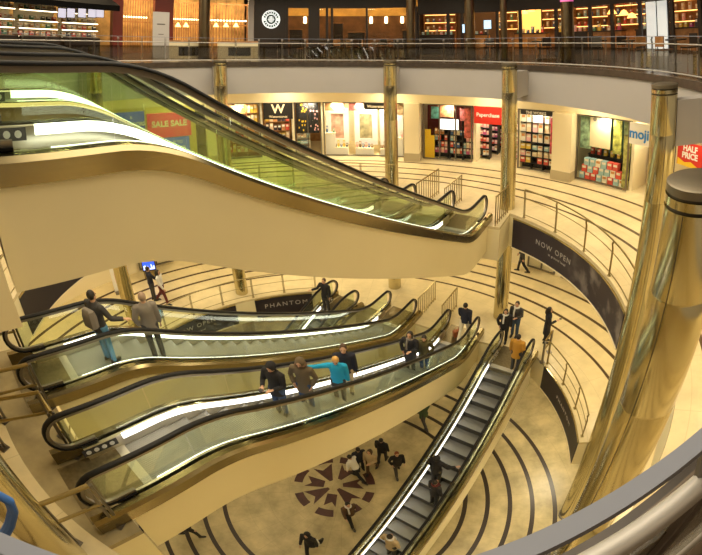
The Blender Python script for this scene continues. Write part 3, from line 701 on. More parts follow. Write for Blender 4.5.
def hung(label, a, z0, z1, w_, c, r=11.64):
    loc, rz = facing(a, r, Z2 + z0); t = thing('window_poster', label, 'poster', loc, rz)
    MB().box(-w_ / 2, w_ / 2, 0, .012, 0, z1 - z0).build('sheet', mat('poster_c%d' % len(MATS), c, .5, noise=(4.5, .75)), t, local=True, smooth=False)
    MB().box(-w_ / 2, w_ / 2, -.01, .02, z1 - z0, z1 - z0 + .02).build('hanger', STEELD, t, local=True, smooth=False)
hung('orange poster along the top of the white window, left end', 96.6, 2.38, 2.78, 1.0, (.62, .28, .12))
hung('pink and dark poster along the top of the white window, middle', 91.4, 2.38, 2.78, .7, (.55, .16, .14))
hung('orange portrait poster at the top right of the white window', 80.6, 2.2, 2.75, .45, (.75, .42, .25))
hung('yellow poster in the window left of the W sign', 121.2, 1.5, 2.6, .5, (.85, .62, .30), 11.66)
hung('red poster at the right end of the dark magazine window', 63.7, 1.2, 2.7, .42, (.55, .12, .10))
hung('crimson poster at the right end of the packed shelves', 43.0, .9, 2.5, .36, (.55, .06, .10))
hung('green poster beside the window pillar under the blue lettered sign', 25.9, .1, 2.2, .3, (.42, .40, .12), 11.66)

_q = [at_z(542, 362, 5), at_z(549, 352, 5)]
guard('short guard rail at the right side of the steep escalator head', [(q.dot(U), q.dot(N)) for q in _q], 5)

# ------------------------------------------------------------------ top floor: cafes, counter, columns
Z3 = 15.1
BRONZE = brushed('bronze_column_steel', (.26, .20, .12), .2, .4)
for k, (px, lab) in enumerate(((204, 'dark bronze column of the top floor, before the orange restaurant'), (411, 'bronze column of the top floor, right end of the lit cafe'), (470, 'bronze column of the top floor, beside the small screens'), (504, 'slim bronze column of the top floor, left of the glowing shop'), (568, 'bronze column of the top floor with a pink glow at its top'))):
    p = at_r(px, 40, 9.95); p.z = Z3
    t = thing('bronze_column', lab, 'column', p, 0, 'bronze columns of the top floor', 'thing'); r = (.25, .2, .22, .14, .24)[k]
    MB().lathe([(r, .1), (r, 3.6)], 28).build('shaft', BRONZE, t, local=True); MB().lathe([(r + .03, 0), (r + .03, .1), (r, .1)], 28).build('base_ring', STEELD, t, local=True)
    if k == 4:
        MB().lathe([(r + .012, 2.2), (r + .012, 3.2)], 28).build('pink_band', mat('pink_emissive', (.8, .2, .5), .5, emit=(1, .15, .45), estr=.5), t, local=True)  # pinkish column top, drawn as a faintly emissive sleeve
OG = mat('amber_wall', (.62, .28, .07), .55); DBR = mat('espresso_panel', (.035, .024, .018), .4); REDC = mat('deep_red_paint', (.20, .03, .02), .4)
def seg3(r0, r1, z0, z1, a0, a1, m, name='wall_cafe'): return struct(name, MB().sector(r0, r1, z0, z1, min(a0, a1), max(a0, a1), 14), m)
A = lambda px, r=12.2: ang(px, 30, r)
seg3(15.2, 15.4, Z3, 18.7, 182, A(248), mat('amber_wall_mottled', (.58, .36, .12), .55, noise=(1.5, .5)))          # restaurant back wall, amber tone mottled at random
seg3(15.2, 15.4, 17.25, 18.7, A(284, 15), A(418, 15), mat('gold_glow_wall', (.70, .42, .12), .5, noise=(1.2, .3)))  # gold light on the upper cafe wall, painted into its colour
seg3(15.15, 15.4, Z3, 17.25, A(284, 15), A(418, 15), mat('umber_wall', (.14, .065, .03), .5, noise=(2, .4)))
seg3(15.6, 15.8, Z3, 18.7, A(418, 15), -20, mat('dim_brown_wall', (.16, .09, .045), .6))
seg3(12.2, 12.35, Z3, 18.7, A(254), A(286), DBR)      # dark sign wall
seg3(12.1, 12.3, Z3, 18.7, A(248), A(253.5), GREYP)
seg3(12.1, 12.3, 17.55, 18.7, A(286), A(416), DBR, 'trim_cafe')
# round sign
sa = A(271, 12.1); loc, rz = facing(sa, 12.08, 16.95)
t = thing('round_sign', 'round white lit sign with a dark ring emblem on the dark cafe wall', 'sign', loc, rz)
SW = mat('lit_sign_white', (.9, .9, .9), .4, emit=(.93, 1, .97), estr=.9); SG = mat('sign_dark_green', (.012, .035, .022), .4)
MB().tube([(0, 0, 0), (0, .1, 0)], .46, 40).build('disc', SW, t, local=True)
b = MB()
def annulus(b, r0, r1, y, n=40, a0=0, a1=360):
    rs = [[(r * math.cos(R(a0 + (a1 - a0) * k / n)), yy, r * math.sin(R(a0 + (a1 - a0) * k / n))) for r, yy in ((r0, y), (r1, y), (r1, y + .004), (r0, y + .004))] for k in range(n + (0 if a1 - a0 == 360 else 1))]
    b.rings(rs, a1 - a0 == 360)
for k in range(18):
    if k % 9 == 0: continue
    annulus(b, .29, .40, -.012, 3, 20 * k - 7, 20 * k + 7)
b.build('lettering_ring', SG, t, local=True, smooth=False)
b = MB(); annulus(b, .01, .24, -.010); b.build('emblem_ground', SG, t, local=True, smooth=False)
b = MB()
for k in (-2, -1, 1, 2): b.box(-.17 + abs(k) * .03, -.05, -.016, -.010, k * .06 - .016, k * .06 + .016).box(.05, .17 - abs(k) * .03, -.016, -.010, k * .06 - .016, k * .06 + .016)
b.box(-.17, .17, -.016, -.010, -.016, .016); b.box(-.03, .03, -.016, -.010, -.16, .16)
b.build('emblem', SW, t, local=True, smooth=False)
# cafe front: dark frames, pane, sconces, tables
t = bpy.data.objects.new('window_cafe', None); COL.objects.link(t); t['kind'] = 'structure'; XF[t.name] = Matrix.Identity(4)
b = MB()
for px, w_ in ((287, .3), (314, 1.35), (327, .28), (332, .28), (367, .22), (416, .4)): 
    a = A(px); b.sector(12.1, 12.25, Z3, 17.6, a - w_, a + w_, 3)
b.build('frame', DBR, t); MB().sector(12.15, 12.17, Z3, 17.55, A(415), A(287), 20).build('pane', GLASSC, t)
for k, px in enumerate((305, 371, 386, 402)):
    loc, rz = facing(A(px, 15), 15.1, 16.75); t = thing('wall_lamp', 'small glowing wall lamp in the cafe, %s' % ('left of the dark post', 'first right of the middle frame', 'second right of the middle frame', 'beside the bronze column')[k], 'lamp', loc, rz)
    MB().box(-.05, .05, 0, .1, 0, .06).build('bracket', DBR, t, local=True); MB().lathe([(.05, .06), (.09, .1), (.09, .42), (.05, .46)], 12).build('shade', LIGHTY, t, local=True)
def cafe_table(label, p, m=DBR):
    t = thing('cafe_table', label, 'table', p, random.random(), 'cafe tables behind the balustrade')
    MB().lathe([(.36, .71), (.36, .75)], 20).build('tabletop', m, t, local=True); MB().cyl((0, 0, .02), (0, 0, .71), .035).build('stem', STEELD, t, local=True); MB().lathe([(.22, 0), (.2, .02)], 16).build('base', STEELD, t, local=True)
def chair(label, p, rz, m, group):
    t = thing('cafe_chair', label, 'chair', p, rz, group)
    MB().box(-.21, .21, -.21, .21, .43, .47).build('seat', m, t, local=True); MB().box(-.2, .2, .18, .21, .55, .88).build('backrest', m, t, local=True)
    for sx in (-.18, .18):
        MB().cyl((sx, .19, 0), (sx, .2, .88), .014, 6).build('leg', STEEL, t, local=True); MB().cyl((sx * 1.1, -.2, 0), (sx, -.18, .44), .014, 6).build('leg', STEEL, t, local=True)
for k, (px, r) in enumerate(((292, 11), (318, 10.8), (345, 11), (378, 10.8), (398, 11.2), (350, 13.3), (385, 13.4), (320, 13.4), (486, 11), (540, 11), (598, 11), (632, 10.8), (676, 11))):
    p = at_r(px, 45, r); p.z = Z3
    cafe_table('dark round cafe table on the top floor', p)
    for q in range(2):
        d = random.uniform(0, 6.28) if q == 0 else d + 3.0
        chair('cafe chair drawn up to a dark round table', p + Vector((math.cos(d), math.sin(d), 0)) * .55, d - math.pi / 2, (WOOD, DBR, STEELD)[(k + q) % 3], 'cafe chairs behind the balustrade')
# amber restaurant: slatted screens, pendant lamps, planter boxes, pale banner
for k, (p0, p1) in enumerate(((120, 150), (172, 200), (210, 247))):
    a0, a1 = A(p0, 14), A(p1, 14); loc = pol(14, (a0 + a1) / 2, Z3); t = thing('slat_screen', 'amber slatted screen in the restaurant, %s one' % ('left', 'middle', 'right')[k], 'screen', loc, 0)
    MB().sector(14.0, 14.06, Z3 + .0, Z3 + .08, a1, a0, 10).sector(14.0, 14.06, Z3 + 2.6, Z3 + 2.7, a1, a0, 10).sector(14.0, 14.06, Z3 + 1.5, Z3 + 1.56, a1, a0, 10).build('frame', WOOD, t)
    n = 12; b = MB()
    for i in range(n + 1): a = a1 + (a0 - a1) * i / n; b.sector(14, 14.05, Z3, Z3 + 2.7, a - .12, a + .12, 1)
    b.build('slats', WOOD, t)
    l = MB().sector(14.6, 14.66, Z3 + 1.75, Z3 + 1.82, a1, a0, 10).build('light_strip', LIGHTY, t)
for k, px in enumerate((178, 186, 216, 226, 236)):
    p = at_r(px, 27, 13.2); zt = 18.7; t = thing('pendant_lamp', 'amber pendant lamp in the restaurant, %s from the left' % ('first', 'second', 'third', 'fourth', 'fifth')[k], 'lamp', (p.x, p.y, Z3), 0)
    MB().cyl((0, 0, p.z - Z3 + .2), (0, 0, zt - Z3), .008, 6).build('cord', BLACKP, t, local=True); MB().lathe([(.16, p.z - Z3), (.05, p.z - Z3 + .2), (.02, p.z - Z3 + .22)], 16).build('lamp_shade', mat('amber_shade', (.8, .5, .2), .5, emit=(1, .6, .2), estr=2.5), t, local=True)
for k, px in enumerate((188, 0, 238)):
    if k == 1: continue
    p = at_r(px, 55, 10.6); p.z = Z3; a = math.degrees(math.atan2(p.y, p.x)); t = thing('planter_bench', 'white low bench box before the restaurant, %s' % ('left one', 'beside the bronze column', 'right one by the grey post')[k], 'bench', p, R(a - 90))
    w_ = .95 if k != 1 else .5
    MB().box(-w_, w_, -.2, .2, 0, .72).build('body', CREAMW, t, local=True, smooth=False); MB().box(-w_ * .5, w_ * .6, -.21, -.2, .12, .5).build('vent', BLACKP, t, local=True, smooth=False); MB().box(-w_, w_, -.2, .2, .72, .78).build('top', WOOD, t, local=True, smooth=False)
p = at_r(161, 58, 9.9); p.z = Z3
t = thing('banner_stand', 'tall pale banner stand behind the balustrade at upper left', 'banner stand', p, R(math.degrees(math.atan2(p.y, p.x)) - 90))
MB().box(-.37, .37, 0, .03, .05, 1.95).build('sheet', mat('pale_sheet', (.55, .52, .50), .5), t, local=True, smooth=False); MB().box(-.4, .4, -.1, .15, 0, .05).build('foot', STEEL, t, local=True, smooth=False)
MB().box(-.18, .18, -.004, 0, 1.42, 1.47).box(-.12, .12, -.004, 0, 1.02, 1.05).build('faint_print', STEELD, t, local=True, smooth=False)
p = at_r(160, 15, 11.5); seg3(11.7, 12.1, Z3, 18.7, A(152), A(171), REDC, 'wall_pier'); seg3(11.7, 12.1, Z3, 18.7, A(112, 11.8), A(122, 11.8), REDC, 'wall_pier')
# food counter at far left under its black awning
t = thing('awning', 'black awning over the food counter at upper left', 'awning', pol(10.8, 163, 17.0), 0)
b = MB(); rs = []
for i in range(21):
    a = R(150.5 + 34 * i / 20); c, s = math.cos(a), math.sin(a)
    rs.append([(r * c, r * s, z) for r, z in ((10.6, 17.0), (10.6, 17.22), (12.6, 17.75), (12.6, 17.6), (10.75, 17.02))])
b.rings(rs); b.build('canopy', mat('awning_cloth', (.006, .006, .006), .95, spec=.1), t)
MB().sector(12.55, 12.65, 17.55, 17.95, 150.5, 184.5, 12).build('back_beam', BLACKP, t)
for k, (a0, a1) in enumerate(((152.5, 160.5), (161.5, 170), (171, 184))):
    t = thing('food_counter', 'lit chilled food counter under the black awning, %s section' % ('right', 'middle', 'left')[k], 'counter', pol(12.2, (a0 + a1) / 2, Z3), 0)
    MB().sector(12.0, 12.9, Z3, Z3 + .75, a0, a1, 8).build('base', DBR, t)
    MB().sector(12.85, 12.95, Z3 + .75, Z3 + 2.3, a0, a1, 8).build('back_panel', CREAMW, t)
    for q in (.75, 1.05, 1.35, 1.75):
        MB().sector(12.3, 12.85, Z3 + q, Z3 + q + .03, a0, a1, 8).build('shelf', STEEL, t)
        MB().sector(12.30, 12.33, Z3 + q - .03, Z3 + q, a0, a1, 8).build('light_strip', mat('counter_light', (1, 1, 1), .5, emit=(1, .80, .50), estr=6), t)
    n = int((a1 - a0) / 1.1)
    for q in (.78, 1.08, 1.38, 1.78):
        for i in range(n):
            a = a0 + (i + .5) * (a1 - a0) / n
            item('food_pack', 'small food pack on the lit counter under the awning', 'pack', 'food packs on the lit counter', (.16, .14, .15), PAL[random.choice([0, 1, 2, 2, 4, 5, 6, 8])], pol(12.5, a, Z3 + q), R(a - 90))
for k, px in enumerate((62, 71, 82, 92, 100)):
    p = at_r(px, 13, 11.9); loc, rz = facing(math.degrees(math.atan2(p.y, p.x)), 11.9, p.z); t = thing('menu_screen', 'pale menu screen under the black awning, %s from the left' % ('first', 'second', 'third', 'fourth', 'fifth')[k], 'screen', loc, rz)
    MB().box(-.2, .2, 0, .05, -.2, .2).build('bezel', BLACKP, t, local=True, smooth=False); MB().box(-.18, .18, -.005, 0, -.18, .18).build('display', mat('menu_glow', (.7, .7, .8), .4, emit=(.8, .75, .85), estr=.9), t, local=True, smooth=False)
    MB().box(-.02, .02, .01, .04, .2, 17.4 - p.z).build('hanger', STEELD, t, local=True, smooth=False)
# dim shops along the right
for k, (p0, p1, y0, y1, lab) in enumerate(((462, 470, 24, 33, 'left of the bronze column'), (483, 492, 20, 29, 'right of the bronze column'))):
    p = at_r((p0 + p1) / 2, (y0 + y1) / 2, 12); loc, rz = facing(math.degrees(math.atan2(p.y, p.x)), 12, p.z - .2); t = thing('monitor', 'small pale blue monitor on the top floor, %s' % lab, 'screen', (loc.x, loc.y, Z3), rz); h = p.z - Z3
    MB().box(-.03, .03, .02, .06, 0, h - .2).build('stand', STEELD, t, local=True, smooth=False); MB().box(-.2, .2, 0, .05, h - .22, h + .22).build('bezel', BLACKP, t, local=True, smooth=False); MB().box(-.18, .18, -.006, 0, h - .2, h + .2).build('display', mat('monitor_glow', (.6, .8, .9), .4, emit=(.55, .8, 1), estr=1.2), t, local=True, smooth=False)
seg3(12.2, 12.35, 17.2, 18.7, A(418), -15, DBR, 'trim_shop')
for px in (418, 448, 462, 497, 520, 556, 590, 612, 640, 672, 700):
    a = A(px); seg3(12.2, 12.3, Z3, 17.3, a - .35, a + .35, DBR, 'trim_mullion')
for k, (px, w_, m, lab) in enumerate(((434, 2.0, DBR, 'beside the lit cafe'), (478, 1.0, OG, 'behind the two monitors'), (530, 1.6, OG, 'inside the glowing shop'), (572, 1.6, DBR, 'behind the pink topped column'), (603, 1.8, WOOD, 'in the dim shop with hanging lamps'), (648, 1.2, DBR, 'left of the white lit door'), (690, 1.8, WOOD, 'at the far right of the top floor'))):
    a = ang(px, 35, 13.4); loc, rz = facing(a, 13.4, Z3); t = thing('shop_counter', 'dark counter %s' % lab, 'counter', loc, rz)
    MB().box(-w_ / 2, w_ / 2, 0, .5, 0, 1.0).build('body', m, t, local=True, smooth=False); MB().box(-w_ / 2 - .03, w_ / 2 + .03, -.03, .53, 1.0, 1.05).build('top', DBR, t, local=True, smooth=False)
    T = Matrix.Translation(loc) @ Matrix.Rotation(rz, 4, 'Z')
    for i in range(int(w_ / .25)):
        item('jar', 'small item standing on a dark counter of the top floor', 'jar', 'small items on the top floor counters', (.12, .12, random.choice((.15, .2, .3))), PAL[random.randrange(12)], T @ Vector((-w_ / 2 + .12 + i * .25, .2, 1.05)), rz)
for k, px in enumerate((524, 531, 612, 624, 632)):
    p = at_r(px, (14, 12, 14, 15, 18)[k], 13.0); t = thing('pendant_lamp', 'orange hanging lamp in the dim shops at upper right, %s from the left' % ('first', 'second', 'third', 'fourth', 'fifth')[k], 'lamp', (p.x, p.y, Z3), 0)
    MB().cyl((0, 0, p.z - Z3 + .2), (0, 0, 3.6), .008, 6).build('cord', BLACKP, t, local=True); MB().lathe([(.22, p.z - Z3), (.1, p.z - Z3 + .18), (.02, p.z - Z3 + .22)], 16).build('lamp_shade', mat('orange_shade', (.8, .4, .1), .5, emit=(1, .45, .10), estr=3), t, local=True)
a = ang(528, 25, 14); loc, rz = facing(a, 14.2, Z3); t = thing('glowing_screen', 'glowing amber wall panel in the shop right of the slim column', 'panel', loc, rz)
MB().box(-.62, .62, 0, .05, .9, 2.2).build('face', mat('amber_glow', (.8, .5, .15), .5, emit=(1, .55, .12), estr=1.3), t, local=True, smooth=False); MB().box(-.68, .68, .05, .1, 0, 2.3).build('frame', DBR, t, local=True, smooth=False)
a = ang(658, 25, 13); loc, rz = facing(a, 13, Z3)
t = bpy.data.objects.new('door_1', None); COL.objects.link(t); t['kind'] = 'structure'; t.location = loc; t.rotation_euler = (0, 0, rz); XF[t.name] = Matrix.Translation(loc) @ Matrix.Rotation(rz, 4, 'Z')
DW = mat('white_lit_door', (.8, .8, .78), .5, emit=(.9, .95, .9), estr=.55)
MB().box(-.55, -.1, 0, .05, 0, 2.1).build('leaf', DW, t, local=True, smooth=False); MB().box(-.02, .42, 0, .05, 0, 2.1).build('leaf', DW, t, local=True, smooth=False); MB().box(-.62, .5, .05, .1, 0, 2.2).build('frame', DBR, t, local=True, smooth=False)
# blue tube end by the viewer's rail
b = MB().tube([at_z(x, y, z) for x, y, z in ((-14, 497, 15.98), (0, 496, 15.98), (9, 501, 15.97), (13, 511, 15.95), (10, 524, 15.92), (3, 537, 15.89), (-4, 552, 15.86))], .006, 10)
tag(b.build('hanging_strap', mat('blue_strap', (.05, .17, .50), .4)), 'blue looped strap end at the lower left corner by the rail', 'strap')

for px, r, pw, c in ((20, 11.6, 60, (1, .8, .5)), (60, 11.6, 60, (1, .8, .5)), (95, 11.6, 50, (1, .78, .48)), (135, 13.0, 110, (1, .74, .38)), (185, 13.0, 130, (1, .74, .38)), (230, 13.0, 120, (1, .74, .38)), (300, 13.6, 60, (1, .62, .25)), (345, 13.6, 70, (1, .62, .25)), (390, 13.6, 70, (1, .62, .25)), (490, 13.9, 50, (1, .62, .28)), (530, 13.2, 60, (1, .6, .25)), (610, 13.4, 50, (1, .6, .3)), (680, 13.4, 40, (1, .6, .3))):
    l = bpy.data.lights.new('cafe_light', 'AREA'); l.energy = pw; l.color = c; l.size = .6
    o = bpy.data.objects.new('cafe_light', l); COL.objects.link(o); o.location = pol(r, ang(px, 20, r), 18.6)

for k, (px, lab) in enumerate(((440, 'left of the small monitors'), (512, 'between the slim column and the glowing panel'), (548, 'right of the glowing panel'), (592, 'behind the hanging lamps'), (632, 'left of the white lit door'), (684, 'right of the white lit door'))):  # shelves with glowing strips, added for golden patches in the dim shops
    a = ang(px, 30, 15.3); loc, rz = facing(a, 15.2, Z3); t = thing('glow_shelf', 'tall dark shelf with amber lit boards %s' % lab, 'shelf unit', loc, rz)
    w_ = .9
    MB().box(-w_, w_, .28, .32, 0, 2.9).box(-w_ - .03, -w_, 0, .32, 0, 2.9).box(w_, w_ + .03, 0, .32, 0, 2.9).build('carcass', WOOD, t, local=True, smooth=False)
    T = Matrix.Translation(loc) @ Matrix.Rotation(rz, 4, 'Z')
    for q in (1.3, 1.75, 2.2, 2.65):
        MB().box(-w_, w_, 0, .28, q - .03, q).build('shelf', WOOD, t, local=True, smooth=False)
        MB().box(-w_, w_, .24, .27, q - .06, q - .03).build('light_strip', mat('amber_glow_strip', (1, .6, .2), .5, emit=(1, .55, .16), estr=3.5), t, local=True, smooth=False)
        if q < 2.6:
            for i in range(5): item('jar', 'jar or bottle on an amber lit shelf of the top floor', 'jar', 'jars on the amber lit shelves', (.12, .12, random.choice((.2, .3))), PAL[random.randrange(12)], T @ Vector((-.7 + .35 * i, .12, q)), rz)

for k, (px, w_, h_, lab) in enumerate(((296, .7, 1.35, 'at the left end of the lit cafe'), (338, .5, 1.7, 'just right of the middle cafe frame'), (356, .9, 1.2, 'left of the wall lamps'), (408, .6, 1.3, 'beside the bronze column of the cafe'))):
    loc, rz = facing(ang(px, 35, 13.8), 13.8, Z3); t = thing('cafe_cabinet', 'dark cabinet %s' % lab, 'cabinet', loc, rz)
    MB().box(-w_ / 2, w_ / 2, 0, .4, .08, h_).build('body', DBR, t, local=True, smooth=False); MB().box(-w_ / 2 - .02, w_ / 2 + .02, -.02, .42, h_, h_ + .04).build('top', WOOD, t, local=True, smooth=False); MB().box(-w_ / 2 + .03, w_ / 2 - .03, .03, .38, 0, .08).build('plinth', BLACKP, t, local=True, smooth=False)

# ------------------------------------------------------------------ people
REM = []
def V(*a): return Vector(a)
ARMS = {   # upper arm and forearm directions for the right arm (x mirrored for the left)
    'down': ((.14, .02, -1), (.06, .16, -1)), 'fwd': ((.12, .32, -1), (.02, .55, -.9)), 'back': ((.12, -.36, -1), (.06, -.08, -1)),
    'phone': ((.2, .25, -1), (-.5, .85, .15)), 'rail': ((.45, .25, -.85), (.55, .6, -.12)), 'reach': ((1, .12, -.12), (1, .18, -.05)),
    'pocket': ((.34, -.08, -1), (-.3, .3, -.85)), 'up': ((.3, .5, -.7), (-.15, .5, .85)), 'push': ((.12, .6, -.9), (.0, 1, -.25)),
}
SKIN = mat('skin', (.58, .34, .22), .5); SHOE = mat('dark_shoe', (.02, .018, .016), .4)
def fab(name, c): return mat('fabric_' + name, c, .85, bump=.25, bscale=120)
FAB = {k: fab(k, c) for k, c in dict(black=(.014, .013, .016), navy=(.012, .014, .03), charcoal=(.045, .042, .042), grey=(.22, .19, .16), olive=(.10, .085, .03), brown=(.10, .055, .03), camo=(.13, .095, .055), blue=(.01, .33, .62), denim=(.04, .075, .16), paledenim=(.10, .25, .42), ochre=(.48, .24, .03), cream=(.68, .58, .40), white=(.72, .70, .66), beige=(.48, .37, .22), maroon=(.12, .02, .02), green=(.04, .07, .03)).items()}
HAIR = {k: mat('hair_' + k, c, .55) for k, c in dict(dark=(.015, .010, .008), brown=(.07, .035, .015), blonde=(.62, .36, .10), grey=(.35, .24, .17), red=(.22, .05, .02)).items()}
def lerp_path(a, b, n): return [a.lerp(b, i / n) for i in range(n + 1)]
def person(label, p, heading, coat='black', legs='denim', hair='dark', style='short', arms=('down', 'down'), stride=0.0, h=1.70, long=.80, lean=0.0, nod=0.0, turn=0.0, extra=None):
    t = thing('person', label, 'person', p, R(heading - 90), 'people in the hall'); k = h / 1.72; coatm = FAB[coat]; legm = FAB[legs]
    hips = {}; out = {}
    for sx, a in ((1, stride), (-1, -stride)):
        hip = V(sx * .09, 0, .92); th = a; kb = .15 + (.55 * abs(stride) if a < 0 else 0) if stride else .03
        knee = hip + V(0, math.sin(th) * .43, -math.cos(th) * .43); an = th - kb
        ank = knee + V(0, math.sin(an) * .42, -math.cos(an) * .42); out[sx] = (hip, knee, ank)
    low = min(out[s][2].z for s in out) - .075; dz = -low
    up = lambda v: V(v.x, v.y, v.z + dz)
    L = lambda z, y=0: V(0, y + (z - .92) * math.sin(lean), .92 + (z - .92) * math.cos(lean) + dz)
    out = {s: tuple(up(q) for q in out[s]) for s in out}
    sh = {s: L(1.40) + V(s * .185, 0, 0) for s in (1, -1)}
    arm = {}
    for s, nm in ((1, arms[0]), (-1, arms[1])):
        u, f = ARMS[nm]; u = V(u[0] * s, u[1], u[2]).normalized(); f = V(f[0] * s, f[1], f[2]).normalized()
        e = sh[s] + u * .285; w_ = e + f * .245; arm[s] = (sh[s], e, w_, f)
    hc = L(1.60) + V(0, .01 + nod * .05, -nod * .03); HR = Matrix.Rotation(-turn, 3, 'Z') @ Matrix.Rotation(-nod, 3, 'X')
    H = lambda x, y, z: hc + HR @ V(x, y, z)
    S = lambda pts: [q * k for q in pts]
    def ellip(b, rows, n=16):
        b.rings([[(c + V(rx * math.cos(math.tau * i / n), ry * math.sin(math.tau * i / n), 0)) * k for i in range(n)] for c, rx, ry in rows])
    def hball(b, x, y, z, rx, ry, rz, n=14):
        m = n // 2 + 1
        b.rings([[H(x + rx * math.sin(q) * math.cos(math.tau * i / n), y + ry * math.sin(q) * math.sin(math.tau * i / n), z - rz * math.cos(q)) * k for i in range(n)] for q in [math.pi * (j + .05) / (m + .1) for j in range(m + 1)]])
    # body: one surface
    b = MB()
    hball(b, 0, 0, .012, .074, .088, .108); hball(b, 0, .03, -.05, .052, .055, .062)
    b.tube(S([H(0, .08, .01), H(0, .103, -.022)]), [.011 * k, .016 * k], 8)
    for s in (1, -1): hball(b, s * .076, -.005, -.005, .012, .022, .032, 8)
    b.tube(S([L(1.40), L(1.47), hc + V(0, -.015, -.06)]), [.065 * k, .055 * k, .052 * k], 12)
    ellip(b, [(L(.86), .15, .10), (L(.98), .145, .095), (L(1.12), .125, .085), (L(1.28), .15, .10), (L(1.40), .15, .085), (L(1.45), .08, .06)])
    for s in (1, -1):
        A0, E_, W_, f = arm[s]
        b.tube(S([A0 + V(-s * .03, 0, 0), A0, A0.lerp(E_, .5), E_, E_.lerp(W_, .3), W_]), [.05 * k, .05 * k, .043 * k, .037 * k, .038 * k, .026 * k], 10)
        side = f.cross(V(0, 0, 1)); side = side.normalized() if side.length > .2 else V(0, 1, 0); nrm = side.cross(f).normalized()
        if abs(f.z) > .6: side, nrm = V(0, 1, 0) - f * f.y, None; side.normalize(); nrm = f.cross(side) * s
        b.rings([[(W_ + f * d + side * wd * math.cos(q) + nrm * .014 * math.sin(q)) * k for q in [math.tau * i / 10 for i in range(10)]] for d, wd in ((-.01, .024), (.03, .034), (.075, .040), (.092, .036))])
        for j, ln in enumerate((.062, .074, .070, .056)):
            o = W_ + f * .085 + side * (.03 - .02 * j); c1 = o + f * ln * .5 - nrm * .006; c2 = c1 + f * ln * .42 - nrm * .026
            b.tube(S([o, c1, c2]), [.0095 * k, .009 * k, .0075 * k], 6)
        o = W_ + f * .03 + side * .034; b.tube(S([o, o + f * .025 + side * .025 - nrm * .008, o + f * .06 + side * .026 - nrm * .02]), [.012 * k, .0105 * k, .008 * k], 6)
        hp, kn, an = out[s]
        b.tube(S([hp + V(0, 0, .02), hp.lerp(kn, .5), kn, kn.lerp(an, .35), an, an + V(0, 0, -.03)]), [.085 * k, .07 * k, .05 * k, .052 * k, .036 * k, .04 * k], 12)
        b.tube(S([an + V(0, -.05, -.045), an + V(0, .05, -.045), an + V(0, .15, -.055)]), [.028 * k, .035 * k, .022 * k], 10)
    body = b.build('body', SKIN, t, local=True); REM.append((body, .012))
    for s in (1, -1):
        MB().ball(tuple(H(s * .029, .079, .018) * k), .011 * k, 8).build('eye', BLACK, body, local=True)
    MB().tube(S([H(-.024, .083, -.057), H(0, .089, -.059), H(.024, .083, -.057)]), .005 * k, 6).build('mouth', mat('lips', (.35, .10, .08), .5), body, local=True)
    # trousers
    b = MB(); ellip(b, [(L(.82), .15, .115), (L(.92), .165, .118), (L(1.02), .15, .105)])
    for s in (1, -1):
        hp, kn, an = out[s]; b.tube(S([hp + V(0, 0, .03), hp.lerp(kn, .5), kn, kn.lerp(an, .4), an + V(0, -.005, -.02)]), [.10 * k, .085 * k, .066 * k, .064 * k, .055 * k], 12)
    o = b.build('trousers', legm, t, local=True); REM.append((o, .02))
    for s in (1, -1):
        an = out[s][2]; b = MB()
        b.rings([[(an + V(wd * math.cos(q), y, -.04 + (math.sin(q) * .5 + .5) * hh - .035)) * k for q in [math.tau * i / 10 for i in range(10)]] for y, wd, hh in ((-.085, .022, .07), (-.06, .04, .11), (0, .044, .12), (.07, .048, .075), (.14, .045, .06), (.185, .02, .04))])
        b.build('shoe', SHOE, t, local=True)
    # coat
    b = MB(); w0 = .185 if long < .75 else .172
    rows = [(L(long), w0, .135), (L((long + 1.0) / 2), .172, .128)] if long < .9 else [(L(long), .165, .12)]
    ellip(b, rows + [(L(1.04), .158, .115), (L(1.16), .152, .112), (L(1.30), .178, .125), (L(1.40), .18, .11), (L(1.455), .105, .082), (L(1.49), .075, .07)])
    for s in (1, -1):
        A0, E_, W_, f = arm[s]; b.tube(S([A0 + V(-s * .05, 0, .0), A0 + V(0, 0, .0), A0.lerp(E_, .5), E_, E_.lerp(W_, .5), W_ - f * .01]), [.075 * k, .074 * k, .066 * k, .058 * k, .054 * k, .046 * k], 12)
    o = b.build('jacket', coatm, t, local=True); REM.append((o, .02))
    # hair or hood
    hm = HAIR[hair]; b = MB()
    if style == 'hood':
        hball(b, 0, -.03, .015, .105, .108, .132); o = b.build('hood', coatm, t, local=True)
    elif style == 'hat':
        hball(b, 0, -.012, .05, .088, .098, .085); o = b.build('woollen_hat', coatm, t, local=True)
    else:
        hball(b, 0, -.02, .03, .086, .092, .108)
        if style == 'long':
            b.tube(S([H(0, -.05, .06), H(0, -.075, -.04), H(0, -.085, -.14), H(0, -.08, -.22)]), [.07 * k, .085 * k, .08 * k, .045 * k], 12)
            for s in (1, -1): b.tube(S([H(s * .055, -.01, .06), H(s * .08, .01, -.03), H(s * .08, .02, -.13)]), [.03 * k, .03 * k, .018 * k], 8)
        if style == 'bun': hball(b, 0, -.09, .09, .04, .04, .04, 10)
        o = b.build('hair', hm, t, local=True); REM.append((o, .016))
    if extra: extra(t, k, L, arm, coatm)
    return t
def scarf(c):
    def f(t, k, L, arm, m):
        b = MB(); b.tube([(L(1.47) + V(.085 * math.cos(q), .08 * math.sin(q), 0)) * k for q in [math.tau * i / 16 for i in range(16)]], .034 * k, 8, closed=True)
        b.tube([(L(1.46) + V(.04, .09, 0)) * k, (L(1.3) + V(.05, .14, 0)) * k, (L(1.1) + V(.05, .14, 0)) * k], .03 * k, 8); b.build('scarf', FAB[c], t, local=True)
    return f
